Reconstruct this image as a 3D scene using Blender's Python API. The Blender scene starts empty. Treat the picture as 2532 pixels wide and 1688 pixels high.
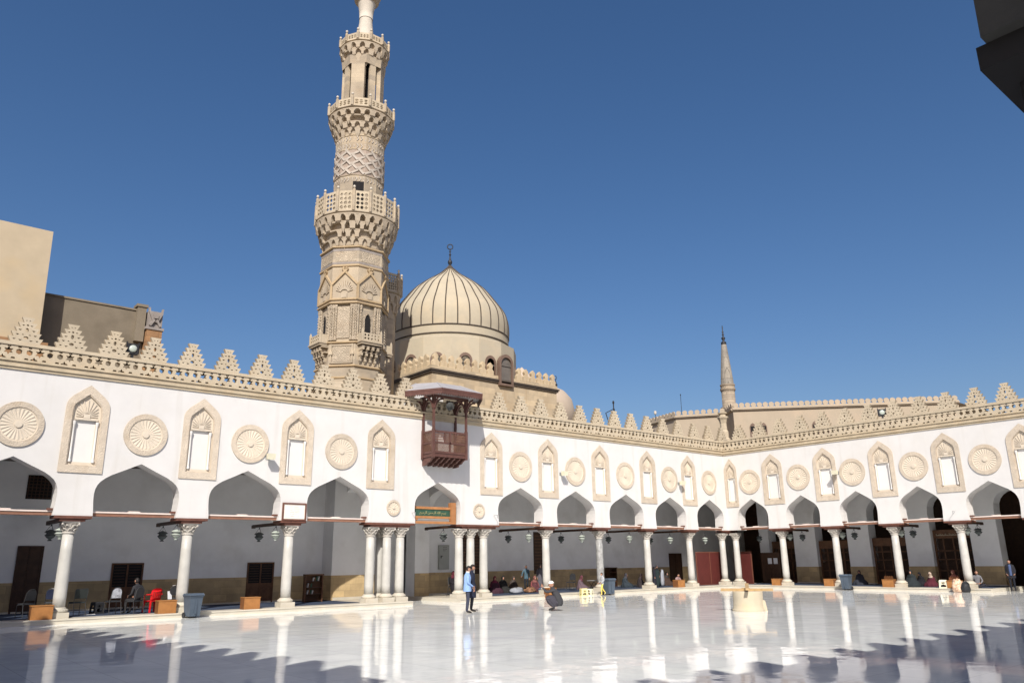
import bpy, bmesh, math, random
from math import sin, cos, pi, radians, sqrt, atan2, hypot
from mathutils import Vector, Matrix
from mathutils.geometry import tessellate_polygon

random.seed(7)
scene = bpy.context.scene
COL = scene.collection

# ------------------------------------------------------------------ materials
MATS = {}
def nd(nt, typ, **kw):
    n = nt.nodes.new(typ)
    for k, v in kw.items():
        setattr(n, k, v)
    return n

def mat(name, col, rough=0.8, var=0.12, scale=3.0, bump=0.0, bscale=40.0, spec=0.3, metal=0.0, stain=None,
        bricks=None, carve=0.0, cscale=14.0, streak=None, ior=None, col2=None, joint=0.72, age=0.05):
    """Procedural surface: base colour broken up by noise, optional stone courses, carving relief, stains and streaks."""
    m = bpy.data.materials.new(name); m.use_nodes = True
    nt = m.node_tree; L = nt.links
    b = nt.nodes['Principled BSDF']
    b.inputs['Roughness'].default_value = rough
    b.inputs['Metallic'].default_value = metal
    b.inputs['Specular IOR Level'].default_value = spec
    if ior: b.inputs['IOR'].default_value = ior
    tc = nd(nt, 'ShaderNodeTexCoord')
    oi = nd(nt, 'ShaderNodeObjectInfo')      # every copy weathers differently
    om = nd(nt, 'ShaderNodeMath', operation='MULTIPLY'); L.new(oi.outputs['Random'], om.inputs[0]); om.inputs[1].default_value = 53.0
    ov = nd(nt, 'ShaderNodeVectorMath', operation='ADD'); L.new(tc.outputs['Object'], ov.inputs[0]); L.new(om.outputs[0], ov.inputs[1])
    n1 = nd(nt, 'ShaderNodeTexNoise'); n1.inputs['Scale'].default_value = scale; n1.inputs['Detail'].default_value = 6
    n1.inputs['Roughness'].default_value = 0.62
    L.new(ov.outputs[0], n1.inputs['Vector'])
    c = Vector(col)
    ramp = nd(nt, 'ShaderNodeValToRGB')
    e = ramp.color_ramp.elements
    e[0].position = 0.3; e[1].position = 0.72
    lo = c * (1 - var); hi = Vector(col2) if col2 else c * (1 + var)
    e[0].color = (*lo, 1); e[1].color = (*[min(1, v) for v in hi], 1)
    L.new(n1.outputs['Fac'], ramp.inputs['Fac'])
    out = ramp.outputs['Color']
    vr = nd(nt, 'ShaderNodeMapRange'); vr.inputs['To Min'].default_value = 1 - age; vr.inputs['To Max'].default_value = 1 + age * .6; L.new(oi.outputs['Random'], vr.inputs['Value'])
    vm = nd(nt, 'ShaderNodeVectorMath', operation='SCALE'); L.new(out, vm.inputs[0]); L.new(vr.outputs[0], vm.inputs['Scale']); out = vm.outputs[0]
    def mix(fac, a, bcol, mode='MIX'):
        mx = nd(nt, 'ShaderNodeMix', data_type='RGBA', blend_type=mode)
        if hasattr(fac, 'links'): L.new(fac, mx.inputs[0])
        else: mx.inputs[0].default_value = fac
        for s, v in ((6, a), (7, bcol)):
            if hasattr(v, 'links'): L.new(v, mx.inputs[s])
            else: mx.inputs[s].default_value = (*v, 1)
        return mx.outputs[2]
    height = None
    if bricks:
        sep = nd(nt, 'ShaderNodeSeparateXYZ'); L.new(tc.outputs['Object'], sep.inputs[0])
        add = nd(nt, 'ShaderNodeMath', operation='ADD'); L.new(sep.outputs[0], add.inputs[0]); L.new(sep.outputs[1], add.inputs[1])
        cmb = nd(nt, 'ShaderNodeCombineXYZ'); L.new(add.outputs[0], cmb.inputs[0]); L.new(sep.outputs[2], cmb.inputs[1])
        br = nd(nt, 'ShaderNodeTexBrick'); L.new(cmb.outputs[0], br.inputs['Vector'])
        br.inputs['Scale'].default_value = 1.0
        br.inputs['Brick Width'].default_value = bricks[0]; br.inputs['Row Height'].default_value = bricks[1]
        br.inputs['Mortar Size'].default_value = bricks[2]; br.inputs['Mortar Smooth'].default_value = 0.3
        br.inputs['Color1'].default_value = (1.12, 1.1, 1.06, 1); br.inputs['Color2'].default_value = (0.8, 0.8, 0.82, 1)
        br.inputs['Mortar'].default_value = (joint, joint, joint, 1)
        out = mix(1.0, out, br.outputs['Color'], 'MULTIPLY')
        inv = nd(nt, 'ShaderNodeMath', operation='MULTIPLY'); L.new(br.outputs['Fac'], inv.inputs[0]); inv.inputs[1].default_value = -0.5
        height = inv.outputs[0]
    if stain:
        n2 = nd(nt, 'ShaderNodeTexNoise'); n2.inputs['Scale'].default_value = stain[1]; n2.inputs['Detail'].default_value = 8
        L.new(ov.outputs[0], n2.inputs['Vector'])
        r2 = nd(nt, 'ShaderNodeMapRange'); r2.inputs['From Min'].default_value = 0.52; r2.inputs['From Max'].default_value = 0.75
        L.new(n2.outputs['Fac'], r2.inputs['Value'])
        r3 = nd(nt, 'ShaderNodeMath', operation='MULTIPLY'); L.new(r2.outputs[0], r3.inputs[0]); r3.inputs[1].default_value = stain[2]
        out = mix(r3.outputs[0], out, stain[0])
    if streak:   # rain runs below ledges: noise stretched vertically
        mp = nd(nt, 'ShaderNodeMapping'); mp.inputs['Scale'].default_value = (streak[1], streak[1], streak[1] * 0.06)
        L.new(tc.outputs['Object'], mp.inputs['Vector'])
        n3 = nd(nt, 'ShaderNodeTexNoise'); n3.inputs['Scale'].default_value = 1.0; n3.inputs['Detail'].default_value = 5
        L.new(mp.outputs[0], n3.inputs['Vector'])
        r4 = nd(nt, 'ShaderNodeMapRange'); r4.inputs['From Min'].default_value = 0.56; r4.inputs['From Max'].default_value = 0.78
        r4.inputs['To Max'].default_value = streak[2]
        L.new(n3.outputs['Fac'], r4.inputs['Value'])
        out = mix(r4.outputs[0], out, streak[0])
    if carve:
        vo = nd(nt, 'ShaderNodeTexVoronoi', feature='F1'); vo.inputs['Scale'].default_value = cscale
        L.new(tc.outputs['Object'], vo.inputs['Vector'])
        wv = nd(nt, 'ShaderNodeMath', operation='MULTIPLY'); L.new(vo.outputs['Distance'], wv.inputs[0]); wv.inputs[1].default_value = 16.0
        sn = nd(nt, 'ShaderNodeMath', operation='SINE'); L.new(wv.outputs[0], sn.inputs[0])
        height = sn.outputs[0]
        bp = nd(nt, 'ShaderNodeBump'); bp.inputs['Strength'].default_value = carve; bp.inputs['Distance'].default_value = 0.03
        L.new(height, bp.inputs['Height']); L.new(bp.outputs[0], b.inputs['Normal'])
    elif height is not None or bump:
        n4 = nd(nt, 'ShaderNodeTexNoise'); n4.inputs['Scale'].default_value = bscale; n4.inputs['Detail'].default_value = 5
        L.new(tc.outputs['Object'], n4.inputs['Vector'])
        h = n4.outputs['Fac']
        if height is not None:
            ad = nd(nt, 'ShaderNodeMath', operation='ADD'); L.new(h, ad.inputs[0]); L.new(height, ad.inputs[1]); h = ad.outputs[0]
        bp = nd(nt, 'ShaderNodeBump'); bp.inputs['Strength'].default_value = max(bump, 0.12); bp.inputs['Distance'].default_value = 0.02
        L.new(h, bp.inputs['Height']); L.new(bp.outputs[0], b.inputs['Normal'])
    L.new(out, b.inputs['Base Color'])
    MATS[name] = m
    return m

TAN = (0.60, 0.47, 0.30)
M = {}
M['plaster'] = mat('white_plaster', (0.614, 0.600, 0.581), 0.9, 0.04, 1.3, 0.12, 22, 0.2, stain=((0.56, 0.53, 0.48), 0.6, 0.4), streak=((0.46, 0.43, 0.38), 2.2, 0.5))
M['shadeplaster'] = mat('aisle_plaster', (0.76, 0.76, 0.76), 0.9, 0.05, 1.1, 0.12, 25, 0.2, stain=((0.5, 0.48, 0.45), 0.9, 0.35))
M['niche_white'] = mat('niche_plaster', (0.644, 0.626, 0.598), 0.9, 0.03, 2.0, 0.1, 25, 0.2)
M['cornice'] = mat('cornice_stone', (0.454, 0.378, 0.265), 0.85, 0.16, 2.2, 0.3, 30, 0.25, stain=((0.42, 0.30, 0.17), 1.4, 0.35))
M['lace'] = mat('pierced_stone', (0.454, 0.386, 0.284), 0.85, 0.12, 2.4, 0.25, 35, 0.25, stain=((0.46, 0.34, 0.2), 1.1, 0.3))
M['carved'] = mat('carved_stucco', (0.525, 0.450, 0.358), 0.88, 0.12, 3.5, stain=((0.45, 0.35, 0.24), 1.5, 0.5), age=0.09, carve=0.28, cscale=9.0, spec=0.2)
M['stucco'] = mat('buff_stucco', (0.589, 0.515, 0.414), 0.88, 0.05, 3.0, 0.15, 30, 0.2)
M['marble'] = mat('column_marble', (0.453, 0.441, 0.406), 0.42, 0.1, 2.4, 0.04, 30, 0.4, streak=((0.5, 0.49, 0.47), 7.0, 0.5))
M['greymarble'] = mat('grey_marble', (0.32, 0.32, 0.31), 0.4, 0.35, 5.0, 0.04, 30, 0.4, stain=((0.12, 0.12, 0.12), 4.0, 0.7))
M['capital'] = mat('capital_marble', (0.486, 0.455, 0.405), 0.6, 0.12, 6.0, 0.4, 22, 0.3, stain=((0.34, 0.29, 0.24), 5.0, 0.5))
M['plinth'] = mat('plinth_marble', (0.506, 0.469, 0.391), 0.4, 0.09, 1.6, 0.08, 15, 0.4, stain=((0.55, 0.46, 0.34), 2.2, 0.5))
M['shadestone'] = mat('shade_dark_stone', (0.05, 0.05, 0.05), 0.9, 0.2, 1.5, 0.2, 20, 0.1)  # near-black base stands in for deep shade on the wing beside the viewer
M['shadewood'] = mat('shade_dark_timber', (0.012, 0.011, 0.012), 0.7, 0.2, 2.0)  # same wing's timber and columns, coloured dark in place of shade
M['redwood'] = mat('brown_timber', (0.13, 0.055, 0.038), 0.6, 0.3, 3.0, 0.2, 30)
M['tie'] = mat('painted_tie_timber', (0.23, 0.115, 0.075), 0.65, 0.2, 2.0, 0.15, 25)
M['strip'] = mat('light_batten', (0.66, 0.56, 0.50), 0.6, 0.06, 3.0)
M['dado'] = mat('limestone_dado', (0.48, 0.36, 0.20), 0.8, 0.22, 1.2, 0.3, 30, bricks=(0.62, 0.3, 0.012), joint=0.8)
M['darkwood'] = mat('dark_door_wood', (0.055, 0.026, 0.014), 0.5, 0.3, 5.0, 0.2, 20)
M['lattice'] = mat('lattice_wood', (0.12, 0.055, 0.026), 0.55, 0.35, 4.0, 0.2, 30)
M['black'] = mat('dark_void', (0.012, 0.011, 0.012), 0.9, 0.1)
M['dark_glass'] = mat('dark_glass', (0.02, 0.02, 0.022), 0.15, 0.1, spec=0.5)
M['ceiling'] = mat('ceiling_boards', (0.11, 0.09, 0.08), 0.8, 0.2, 2.0, 0.2)
M['carpet'] = mat('blue_carpet', (0.035, 0.05, 0.085), 0.95, 0.5, 1.6, 0.3, 60)
M['minaret'] = mat('minaret_limestone', (0.394, 0.333, 0.249), 0.85, 0.16, 1.0, 0.3, 26, 0.2, bricks=(0.8, 0.34, 0.008), stain=((0.36, 0.26, 0.16), 0.9, 0.5), joint=0.85)
M['minaret_carved'] = mat('minaret_arabesque', (0.432, 0.363, 0.273), 0.85, 0.12, 2.0, stain=((0.36, 0.27, 0.18), 1.2, 0.45), carve=0.6, cscale=6.5, spec=0.2)
M['minaret_gold'] = mat('minaret_warm_trim', (0.401, 0.303, 0.186), 0.85, 0.14, 1.6, 0.25, 30, 0.2, stain=((0.4, 0.28, 0.14), 1.3, 0.4))
M['minaret_grey'] = mat('minaret_grey_band', (0.27, 0.24, 0.22), 0.85, 0.2, 2.5, 0.2, 30, 0.2)
M['minaret_pale'] = mat('minaret_pale_relief', (0.424, 0.378, 0.325), 0.85, 0.13, 2.0, 0.25, 30, 0.2, stain=((0.36, 0.29, 0.22), 1.4, 0.4))
M['minaret_pink'] = mat('minaret_relief_ground', (0.34, 0.275, 0.225), 0.88, 0.15, 2.0, 0.25, 30, 0.2)
M['white_stone'] = mat('white_stone', (0.510, 0.466, 0.396), 0.8, 0.08, 3.0, 0.15, 25)
M['dome'] = mat('dome_plaster', (0.422, 0.370, 0.278), 0.85, 0.06, 0.9, 0.12, 20, 0.2, stain=((0.56, 0.45, 0.30), 0.8, 0.4), streak=((0.5, 0.4, 0.27), 2.0, 0.35))
M['seam'] = mat('dome_seam', (0.075, 0.06, 0.048), 0.7, 0.2)
M['ashlar'] = mat('buff_ashlar', (0.482, 0.391, 0.267), 0.85, 0.14, 1.1, 0.3, 26, 0.2, bricks=(0.85, 0.4, 0.01), stain=((0.36, 0.25, 0.14), 0.8, 0.4), streak=((0.34, 0.24, 0.14), 2.5, 0.5), joint=0.82)
M['winframe'] = mat('brown_window_frame', (0.15, 0.10, 0.075), 0.6, 0.15)
M['winpane'] = mat('grey_window_pane', (0.13, 0.115, 0.10), 0.35, 0.2, 2.0)
M['iron'] = mat('dark_iron', (0.035, 0.036, 0.04), 0.5, 0.2, metal=0.3)
M['roofgrey'] = mat('grey_sheet_roof', (0.33, 0.32, 0.33), 0.6, 0.1, 2.5, 0.1, 20)
M['balcony'] = mat('maroon_painted_wood', (0.105, 0.050, 0.040), 0.55, 0.25, 4.0, 0.15, 40)
M['balcony_light'] = mat('worn_painted_wood', (0.17, 0.09, 0.06), 0.6, 0.25, 5.0, 0.15, 40)
M['tanblock'] = mat('tan_render', (0.432, 0.359, 0.254), 0.9, 0.08, 0.8, 0.15, 20, 0.2, stain=((0.5, 0.38, 0.22), 0.6, 0.5), streak=((0.45, 0.36, 0.24), 1.2, 0.4))
M['darkwall'] = mat('shade_dark_cement', (0.205, 0.172, 0.128), 0.92, 0.14, 0.9, 0.2, 18, 0.15, stain=((0.085, 0.07, 0.05), 0.7, 0.5))  # dark base carries the shade on the wall beside the tan block
M['rust'] = mat('orange_sandstone', (0.30, 0.17, 0.085), 0.85, 0.2, 2.0, 0.3, 20, bricks=(0.6, 0.3, 0.012))
M['farwall'] = mat('far_tan_plaster', (0.394, 0.329, 0.249), 0.9, 0.05, 0.6, 0.1, 15, 0.2, stain=((0.5, 0.38, 0.27), 0.5, 0.4))
M['thinstone'] = mat('grey_brown_masonry', (0.30, 0.25, 0.19), 0.88, 0.2, 1.4, 0.3, 20, 0.2, bricks=(0.5, 0.32, 0.02), joint=0.6)
M['lead'] = mat('ribbed_lead', (0.27, 0.245, 0.205), 0.7, 0.2, 1.4, 0.2, 20, 0.3, bricks=(0.42, 1.3, 0.02), joint=0.55)
M['binblue'] = mat('bin_plastic', (0.068, 0.09, 0.12), 0.5, 0.1, 4.0)
M['boxwood'] = mat('orange_veneer', (0.33, 0.145, 0.045), 0.5, 0.16, 4.0, 0.1, 30)
M['boxdark'] = mat('box_side_veneer', (0.17, 0.07, 0.026), 0.55, 0.16, 4.0)
M['lampglass'] = mat('pale_green_glass', (0.42, 0.47, 0.42), 0.2, 0.1, 6.0, spec=0.5)
M['lampshaded'] = mat('shaded_lamp_glass', (0.14, 0.16, 0.155), 0.25, 0.15, 6.0, spec=0.5)  # darker copy of the lamp glass: aisle shade put into the colour
M['greymetal'] = mat('grey_metal', (0.30, 0.31, 0.30), 0.45, 0.08, 3.0, metal=0.2)
M['cabinet'] = mat('cabinet_paint', (0.36, 0.37, 0.345), 0.5, 0.05, 3.0)
M['chrome'] = mat('chair_tube', (0.10, 0.10, 0.10), 0.3, 0.1, metal=0.7)
M['padblack'] = mat('black_pad', (0.022, 0.023, 0.026), 0.6, 0.2)
M['padgreen'] = mat('dark_green_pad', (0.025, 0.03, 0.028), 0.7, 0.2)
M['wrap'] = mat('plastic_wrap', (0.36, 0.37, 0.41), 0.22, 0.5, 9.0, 0.8, 14, 0.5)
M['redplastic'] = mat('red_plastic', (0.62, 0.012, 0.016), 0.4, 0.1, 4.0)
M['whiteplastic'] = mat('cream_plastic', (0.70, 0.66, 0.50), 0.45, 0.06, 4.0)
M['yellowplastic'] = mat('pale_yellow_plastic', (0.70, 0.62, 0.30), 0.45, 0.06, 4.0)
M['redboard'] = mat('maroon_board', (0.085, 0.018, 0.015), 0.6, 0.12, 3.0)
M['redtrim'] = mat('maroon_trim', (0.14, 0.05, 0.032), 0.6, 0.12, 3.0)
M['sundial'] = mat('cream_limestone', (0.48, 0.42, 0.31), 0.8, 0.08, 2.0, 0.25, 25, 0.25, stain=((0.5, 0.39, 0.24), 2.0, 0.5))
M['plank'] = mat('raw_plank', (0.42, 0.285, 0.14), 0.7, 0.18, 5.0, 0.2, 30)
M['signwood'] = mat('sign_timber', (0.36, 0.165, 0.065), 0.6, 0.22, 3.0, 0.15, 25)
M['signgreen'] = mat('sign_green', (0.035, 0.085, 0.055), 0.6, 0.25, 5.0)
M['gold'] = mat('gilt_lettering', (0.27, 0.25, 0.12), 0.5, 0.1)
M['board'] = mat('white_board', (0.74, 0.69, 0.62), 0.6, 0.06, 5.0, stain=((0.6, 0.53, 0.45), 4.0, 0.5))
M['ink'] = mat('faded_ink', (0.48, 0.44, 0.4), 0.8, 0.1)
M['skin'] = mat('skin', (0.40, 0.215, 0.145), 0.55, 0.06, 8.0)
M['hair'] = mat('black_hair', (0.014, 0.011, 0.01), 0.6, 0.2)
M['eye'] = mat('dark_eye', (0.02, 0.015, 0.012), 0.4, 0.1)
CLOTH = {}
def cloth(name, c, var=0.15):
    if name not in CLOTH:
        CLOTH[name] = mat(name, c, 0.9, var, 6.0, 0.25, 30, 0.15)
    return CLOTH[name]

def floor_material():
    m = bpy.data.materials.new('wet_white_marble'); m.use_nodes = True
    nt = m.node_tree; L = nt.links; b = nt.nodes['Principled BSDF']
    tc = nd(nt, 'ShaderNodeTexCoord')
    br = nd(nt, 'ShaderNodeTexBrick'); L.new(tc.outputs['Object'], br.inputs['Vector'])
    br.inputs['Scale'].default_value = 1.0; br.inputs['Brick Width'].default_value = 1.2; br.inputs['Row Height'].default_value = 1.2
    br.offset = 0.0
    br.inputs['Mortar Size'].default_value = 0.008; br.inputs['Mortar Smooth'].default_value = 0.2
    br.inputs['Color1'].default_value = (0.87, 0.885, 0.86, 1); br.inputs['Color2'].default_value = (0.82, 0.84, 0.815, 1)
    br.inputs['Mortar'].default_value = (0.62, 0.62, 0.61, 1)
    n = nd(nt, 'ShaderNodeTexNoise'); n.inputs['Scale'].default_value = 0.55; n.inputs['Detail'].default_value = 8; n.inputs['Roughness'].default_value = 0.65
    n.inputs['Distortion'].default_value = 1.2
    L.new(tc.outputs['Object'], n.inputs['Vector'])
    r = nd(nt, 'ShaderNodeValToRGB'); r.color_ramp.elements[0].position = 0.35; r.color_ramp.elements[1].position = 0.7
    r.color_ramp.elements[0].color = (0.88, 0.88, 0.9, 1); r.color_ramp.elements[1].color = (1.05, 1.05, 1.03, 1)
    L.new(n.outputs['Fac'], r.inputs['Fac'])
    mx = nd(nt, 'ShaderNodeMix', data_type='RGBA', blend_type='MULTIPLY'); mx.inputs[0].default_value = 1
    L.new(br.outputs['Color'], mx.inputs[6]); L.new(r.outputs['Color'], mx.inputs[7])
    L.new(mx.outputs[2], b.inputs['Base Color'])
    # film of water: patches are wetter (smoother, rippled) than others
    w = nd(nt, 'ShaderNodeTexNoise'); w.inputs['Scale'].default_value = 0.22; w.inputs['Detail'].default_value = 4
    L.new(tc.outputs['Object'], w.inputs['Vector'])
    wr = nd(nt, 'ShaderNodeMapRange'); wr.inputs['From Min'].default_value = 0.4; wr.inputs['From Max'].default_value = 0.6
    wr.inputs['To Min'].default_value = 0.05; wr.inputs['To Max'].default_value = 0.015
    L.new(w.outputs['Fac'], wr.inputs['Value']); L.new(wr.outputs[0], b.inputs['Roughness'])
    b.inputs['IOR'].default_value = 1.23
    b.inputs['Specular IOR Level'].default_value = 0.5
    rp = nd(nt, 'ShaderNodeTexNoise'); rp.inputs['Scale'].default_value = 1.6; rp.inputs['Detail'].default_value = 3
    L.new(tc.outputs['Object'], rp.inputs['Vector'])
    rp2 = nd(nt, 'ShaderNodeTexNoise'); rp2.inputs['Scale'].default_value = 0.5; rp2.inputs['Detail'].default_value = 2
    L.new(tc.outputs['Object'], rp2.inputs['Vector'])
    ad = nd(nt, 'ShaderNodeMath', operation='MULTIPLY_ADD'); L.new(rp2.outputs['Fac'], ad.inputs[0]); ad.inputs[1].default_value = 1.6; L.new(rp.outputs['Fac'], ad.inputs[2])
    bp = nd(nt, 'ShaderNodeBump'); bp.inputs['Distance'].default_value = 0.02
    sr = nd(nt, 'ShaderNodeMapRange'); sr.inputs['From Min'].default_value = 0.42; sr.inputs['From Max'].default_value = 0.62; sr.inputs['To Min'].default_value = 0.12; sr.inputs['To Max'].default_value = 0.42
    L.new(w.outputs['Fac'], sr.inputs['Value']); L.new(sr.outputs[0], bp.inputs['Strength'])
    L.new(ad.outputs[0], bp.inputs['Height']); L.new(bp.outputs[0], b.inputs['Normal'])
    return m
M['floor'] = floor_material()

# ------------------------------------------------------------------ mesh helpers
def frame(origin, xdir, zdir=(0, 0, 1)):
    x = Vector(xdir).normalized(); z = Vector(zdir).normalized(); y = z.cross(x).normalized(); z = x.cross(y)
    mt = Matrix((x, y, z)).transposed().to_4x4(); mt.translation = Vector(origin)
    return mt

class MB:
    def __init__(self): self.v = []; self.f = []; self.mi = []; self.T = None; self.cur = 0
    def add(self, vs, fs, mi=None):
        o = len(self.v)
        if self.T is not None: vs = [self.T @ Vector(p) for p in vs]
        self.v += [tuple(p) for p in vs]
        for f in fs:
            self.f.append(tuple(i + o for i in f)); self.mi.append(self.cur if mi is None else mi)
    def box(self, a, b, mi=None):
        x0, x1 = sorted((a[0], b[0])); y0, y1 = sorted((a[1], b[1])); z0, z1 = sorted((a[2], b[2]))
        self.add([(x0, y0, z0), (x1, y0, z0), (x1, y1, z0), (x0, y1, z0), (x0, y0, z1), (x1, y0, z1), (x1, y1, z1), (x0, y1, z1)],
                 [(0, 3, 2, 1), (4, 5, 6, 7), (0, 1, 5, 4), (1, 2, 6, 5), (2, 3, 7, 6), (3, 0, 4, 7)], mi)
    def hexa(self, p, mi=None):   # 8 points: bottom 4 ccw, top 4 ccw
        self.add(p, [(0, 3, 2, 1), (4, 5, 6, 7), (0, 1, 5, 4), (1, 2, 6, 5), (2, 3, 7, 6), (3, 0, 4, 7)], mi)
    def bar(self, p, q, w, h=None, mi=None, up=(0, 0, 1)):
        p = Vector(p); q = Vector(q); d = (q - p)
        if d.length < 1e-6: return
        d.normalize(); u = Vector(up)
        if abs(d.dot(u)) > 0.98: u = Vector((1, 0, 0))
        s = d.cross(u).normalized() * (w / 2); t = s.cross(d).normalized() * ((h or w) / 2)
        self.hexa([p - s - t, p + s - t, q + s - t, q - s - t, p - s + t, p + s + t, q + s + t, q - s + t], mi)
    def tube(self, pts, r, n=8, mi=None, cap=True):
        pts = [Vector(p) for p in pts]; rs = r if isinstance(r, (list, tuple)) else [r] * len(pts)
        vs = []; fs = []; prev = None
        for i, p in enumerate(pts):
            d = (pts[min(i + 1, len(pts) - 1)] - pts[max(i - 1, 0)]).normalized()
            if prev is None:
                a = Vector((0, 0, 1)) if abs(d.z) < 0.9 else Vector((1, 0, 0)); s = d.cross(a).normalized()
            else:
                s = (prev - d * prev.dot(d)).normalized()
            prev = s; t = d.cross(s)
            for k in range(n):
                a = 2 * pi * k / n; vs.append(p + (s * cos(a) + t * sin(a)) * rs[i])
        for i in range(len(pts) - 1):
            for k in range(n):
                a = i * n + k; b = i * n + (k + 1) % n; fs.append((a, b, b + n, a + n))
        if cap:
            fs.append(tuple(range(n - 1, -1, -1))); fs.append(tuple(range((len(pts) - 1) * n, len(pts) * n)))
        self.add(vs, fs, mi)
    def lathe(self, prof, n=24, c=(0, 0), mi=None, caps=True, rfun=None, ph=0.0):
        vs = []; fs = []
        for (r, z) in prof:
            for k in range(n):
                a = 2 * pi * k / n + ph; rr = r * (rfun(a, z) if rfun else 1)
                vs.append((c[0] + rr * cos(a), c[1] + rr * sin(a), z))
        for i in range(len(prof) - 1):
            for k in range(n):
                a = i * n + k; b = i * n + (k + 1) % n; fs.append((a, b, b + n, a + n))
        if caps:
            fs.append(tuple(range(n - 1, -1, -1))); fs.append(tuple(range((len(prof) - 1) * n, len(prof) * n)))
        self.add(vs, fs, mi)
    def ellipsoid(self, c, r, n=16, m=10, mi=None):
        vs = [(c[0], c[1], c[2] - r[2])]; fs = []
        for i in range(1, m):
            t = pi * i / m
            for k in range(n):
                a = 2 * pi * k / n; vs.append((c[0] + r[0] * sin(t) * cos(a), c[1] + r[1] * sin(t) * sin(a), c[2] - r[2] * cos(t)))
        vs.append((c[0], c[1], c[2] + r[2]))
        for k in range(n): fs.append((0, 1 + (k + 1) % n, 1 + k))
        for i in range(m - 2):
            for k in range(n):
                a = 1 + i * n + k; b = 1 + i * n + (k + 1) % n; fs.append((a, b, b + n, a + n))
        T = len(vs) - 1; o = 1 + (m - 2) * n
        for k in range(n): fs.append((o + k, o + (k + 1) % n, T))
        self.add(vs, fs, mi)
    def plate(self, outer, holes, v0, v1, fn=None, mi=None, back=True, sides=True, holesides=True):
        """Flat plate in (u, w) with holes, from depth v0 (front) to v1; fn maps (u, v, w) to a point."""
        fn = fn or (lambda u, v, w: (u, v, w))
        loops = [outer] + list(holes)
        tri = tessellate_polygon([[Vector((p[0], p[1], 0)) for p in lp] for lp in loops])
        flat = [p for lp in loops for p in lp]; n = len(flat)
        def area(t):
            a, b, c = (flat[i] for i in t); return (b[0] - a[0]) * (c[1] - a[1]) - (b[1] - a[1]) * (c[0] - a[0])
        ft = [t if area(t) > 0 else (t[0], t[2], t[1]) for t in tri if abs(area(t)) > 1e-10]
        vs = [fn(p[0], v0, p[1]) for p in flat]; fs = list(ft)
        if back or sides or holesides:
            vs += [fn(p[0], v1, p[1]) for p in flat]
        if back: fs += [(a + n, c + n, b + n) for a, b, c in ft]
        o = 0
        for li, lp in enumerate(loops):
            sa = sum(lp[i][0] * lp[(i + 1) % len(lp)][1] - lp[(i + 1) % len(lp)][0] * lp[i][1] for i in range(len(lp)))
            flip = (sa < 0) if li == 0 else (sa > 0)
            if (li == 0 and sides) or (li > 0 and holesides):
                for i in range(len(lp)):
                    a = o + i; b = o + (i + 1) % len(lp)
                    fs.append((b, a, a + n, b + n) if not flip else (a, b, b + n, a + n))
            o += len(lp)
        self.add(vs, fs, mi)
    def build(self, name, mats, parent=None, smooth=False, loc=None, rz=0.0, auto=None):
        me = bpy.data.meshes.new(name)
        me.from_pydata(self.v, [], self.f)
        ml = mats if isinstance(mats, (list, tuple)) else [mats]
        for m in ml: me.materials.append(M[m] if isinstance(m, str) else m)
        if len(ml) > 1: me.polygons.foreach_set('material_index', self.mi)
        if smooth: me.polygons.foreach_set('use_smooth', [True] * len(me.polygons))
        me.update()
        if auto:
            bm = bmesh.new(); bm.from_mesh(me)
            for e in bm.edges:
                e.smooth = not (len(e.link_faces) == 2 and e.calc_face_angle(0) > auto)
            bm.to_mesh(me); bm.free()
        o = bpy.data.objects.new(name, me); COL.objects.link(o)
        if parent is not None: o.parent = parent
        if loc is not None: o.location = loc
        if rz: o.rotation_euler = (0, 0, rz)
        return o

def tag(o, label, cat, group=None):
    o['label'] = label; o['category'] = cat
    if group: o['group'] = group
    return o
def thing(name, label, cat, loc=(0, 0, 0), rz=0.0, group=None):
    o = bpy.data.objects.new(name, None); COL.objects.link(o); o.location = loc; o.rotation_euler = (0, 0, rz); o.empty_display_size = 0.2
    return tag(o, label, cat, group)
def copy_tree(o, parent=None):
    c = o.copy(); COL.objects.link(c)
    if parent is not None: c.parent = parent
    for ch in list(o.children): copy_tree(ch, c)
    return c
def put(o, loc, rz=None):
    o.location = loc
    if rz is not None: o.rotation_euler = (0, 0, rz)
    return o
def at_copy(o, parent, loc, rz=None, scale=None):
    c = copy_tree(o, parent); put(c, loc, rz)
    if scale: c.scale = scale
    return c

# ------------------------------------------------------------------ shared architectural pieces (local axes: u along, v inward, w up)
def arch_pts(c, half, apex, base, n_extra=True):
    k = half / 1.54; d = apex - 5.645
    prof = [(1.49, base), (1.50, 3.86), (1.535, 4.2), (1.54, 4.45), (1.52, 4.62), (1.46, 4.78), (1.37, 4.91), (1.22, 5.04), (1.03, 5.16), (0.82, 5.26), (0.58, 5.37), (0.30, 5.505), (0.0, 5.645)]
    L = [(c - x * k, z + (d if i else 0)) for i, (x, z) in enumerate(prof)]
    Rr = [(c + x * k, z + (d if i else 0)) for i, (x, z) in enumerate(prof)][::-1][1:]
    return L + Rr

WT = 3.665          # springing of the white wall (top of the timber imposts)
def keel(c, half, z0, zs, zt):
    """Keel-arched outline, counter-clockwise."""
    k = half
    return [(c - k, z0), (c + k, z0), (c + k * 1.0, zs - 0.25), (c + k * 0.98, zs - 0.08), (c + k * 0.9, zs + 0.06), (c + k * 0.72, zs + (zt - zs) * 0.34), (c + k * 0.4, zs + (zt - zs) * 0.64), (c, zt),
            (c - k * 0.4, zs + (zt - zs) * 0.64), (c - k * 0.72, zs + (zt - zs) * 0.34), (c - k * 0.9, zs + 0.06), (c - k * 0.98, zs - 0.08), (c - k * 1.0, zs - 0.25)]

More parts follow.
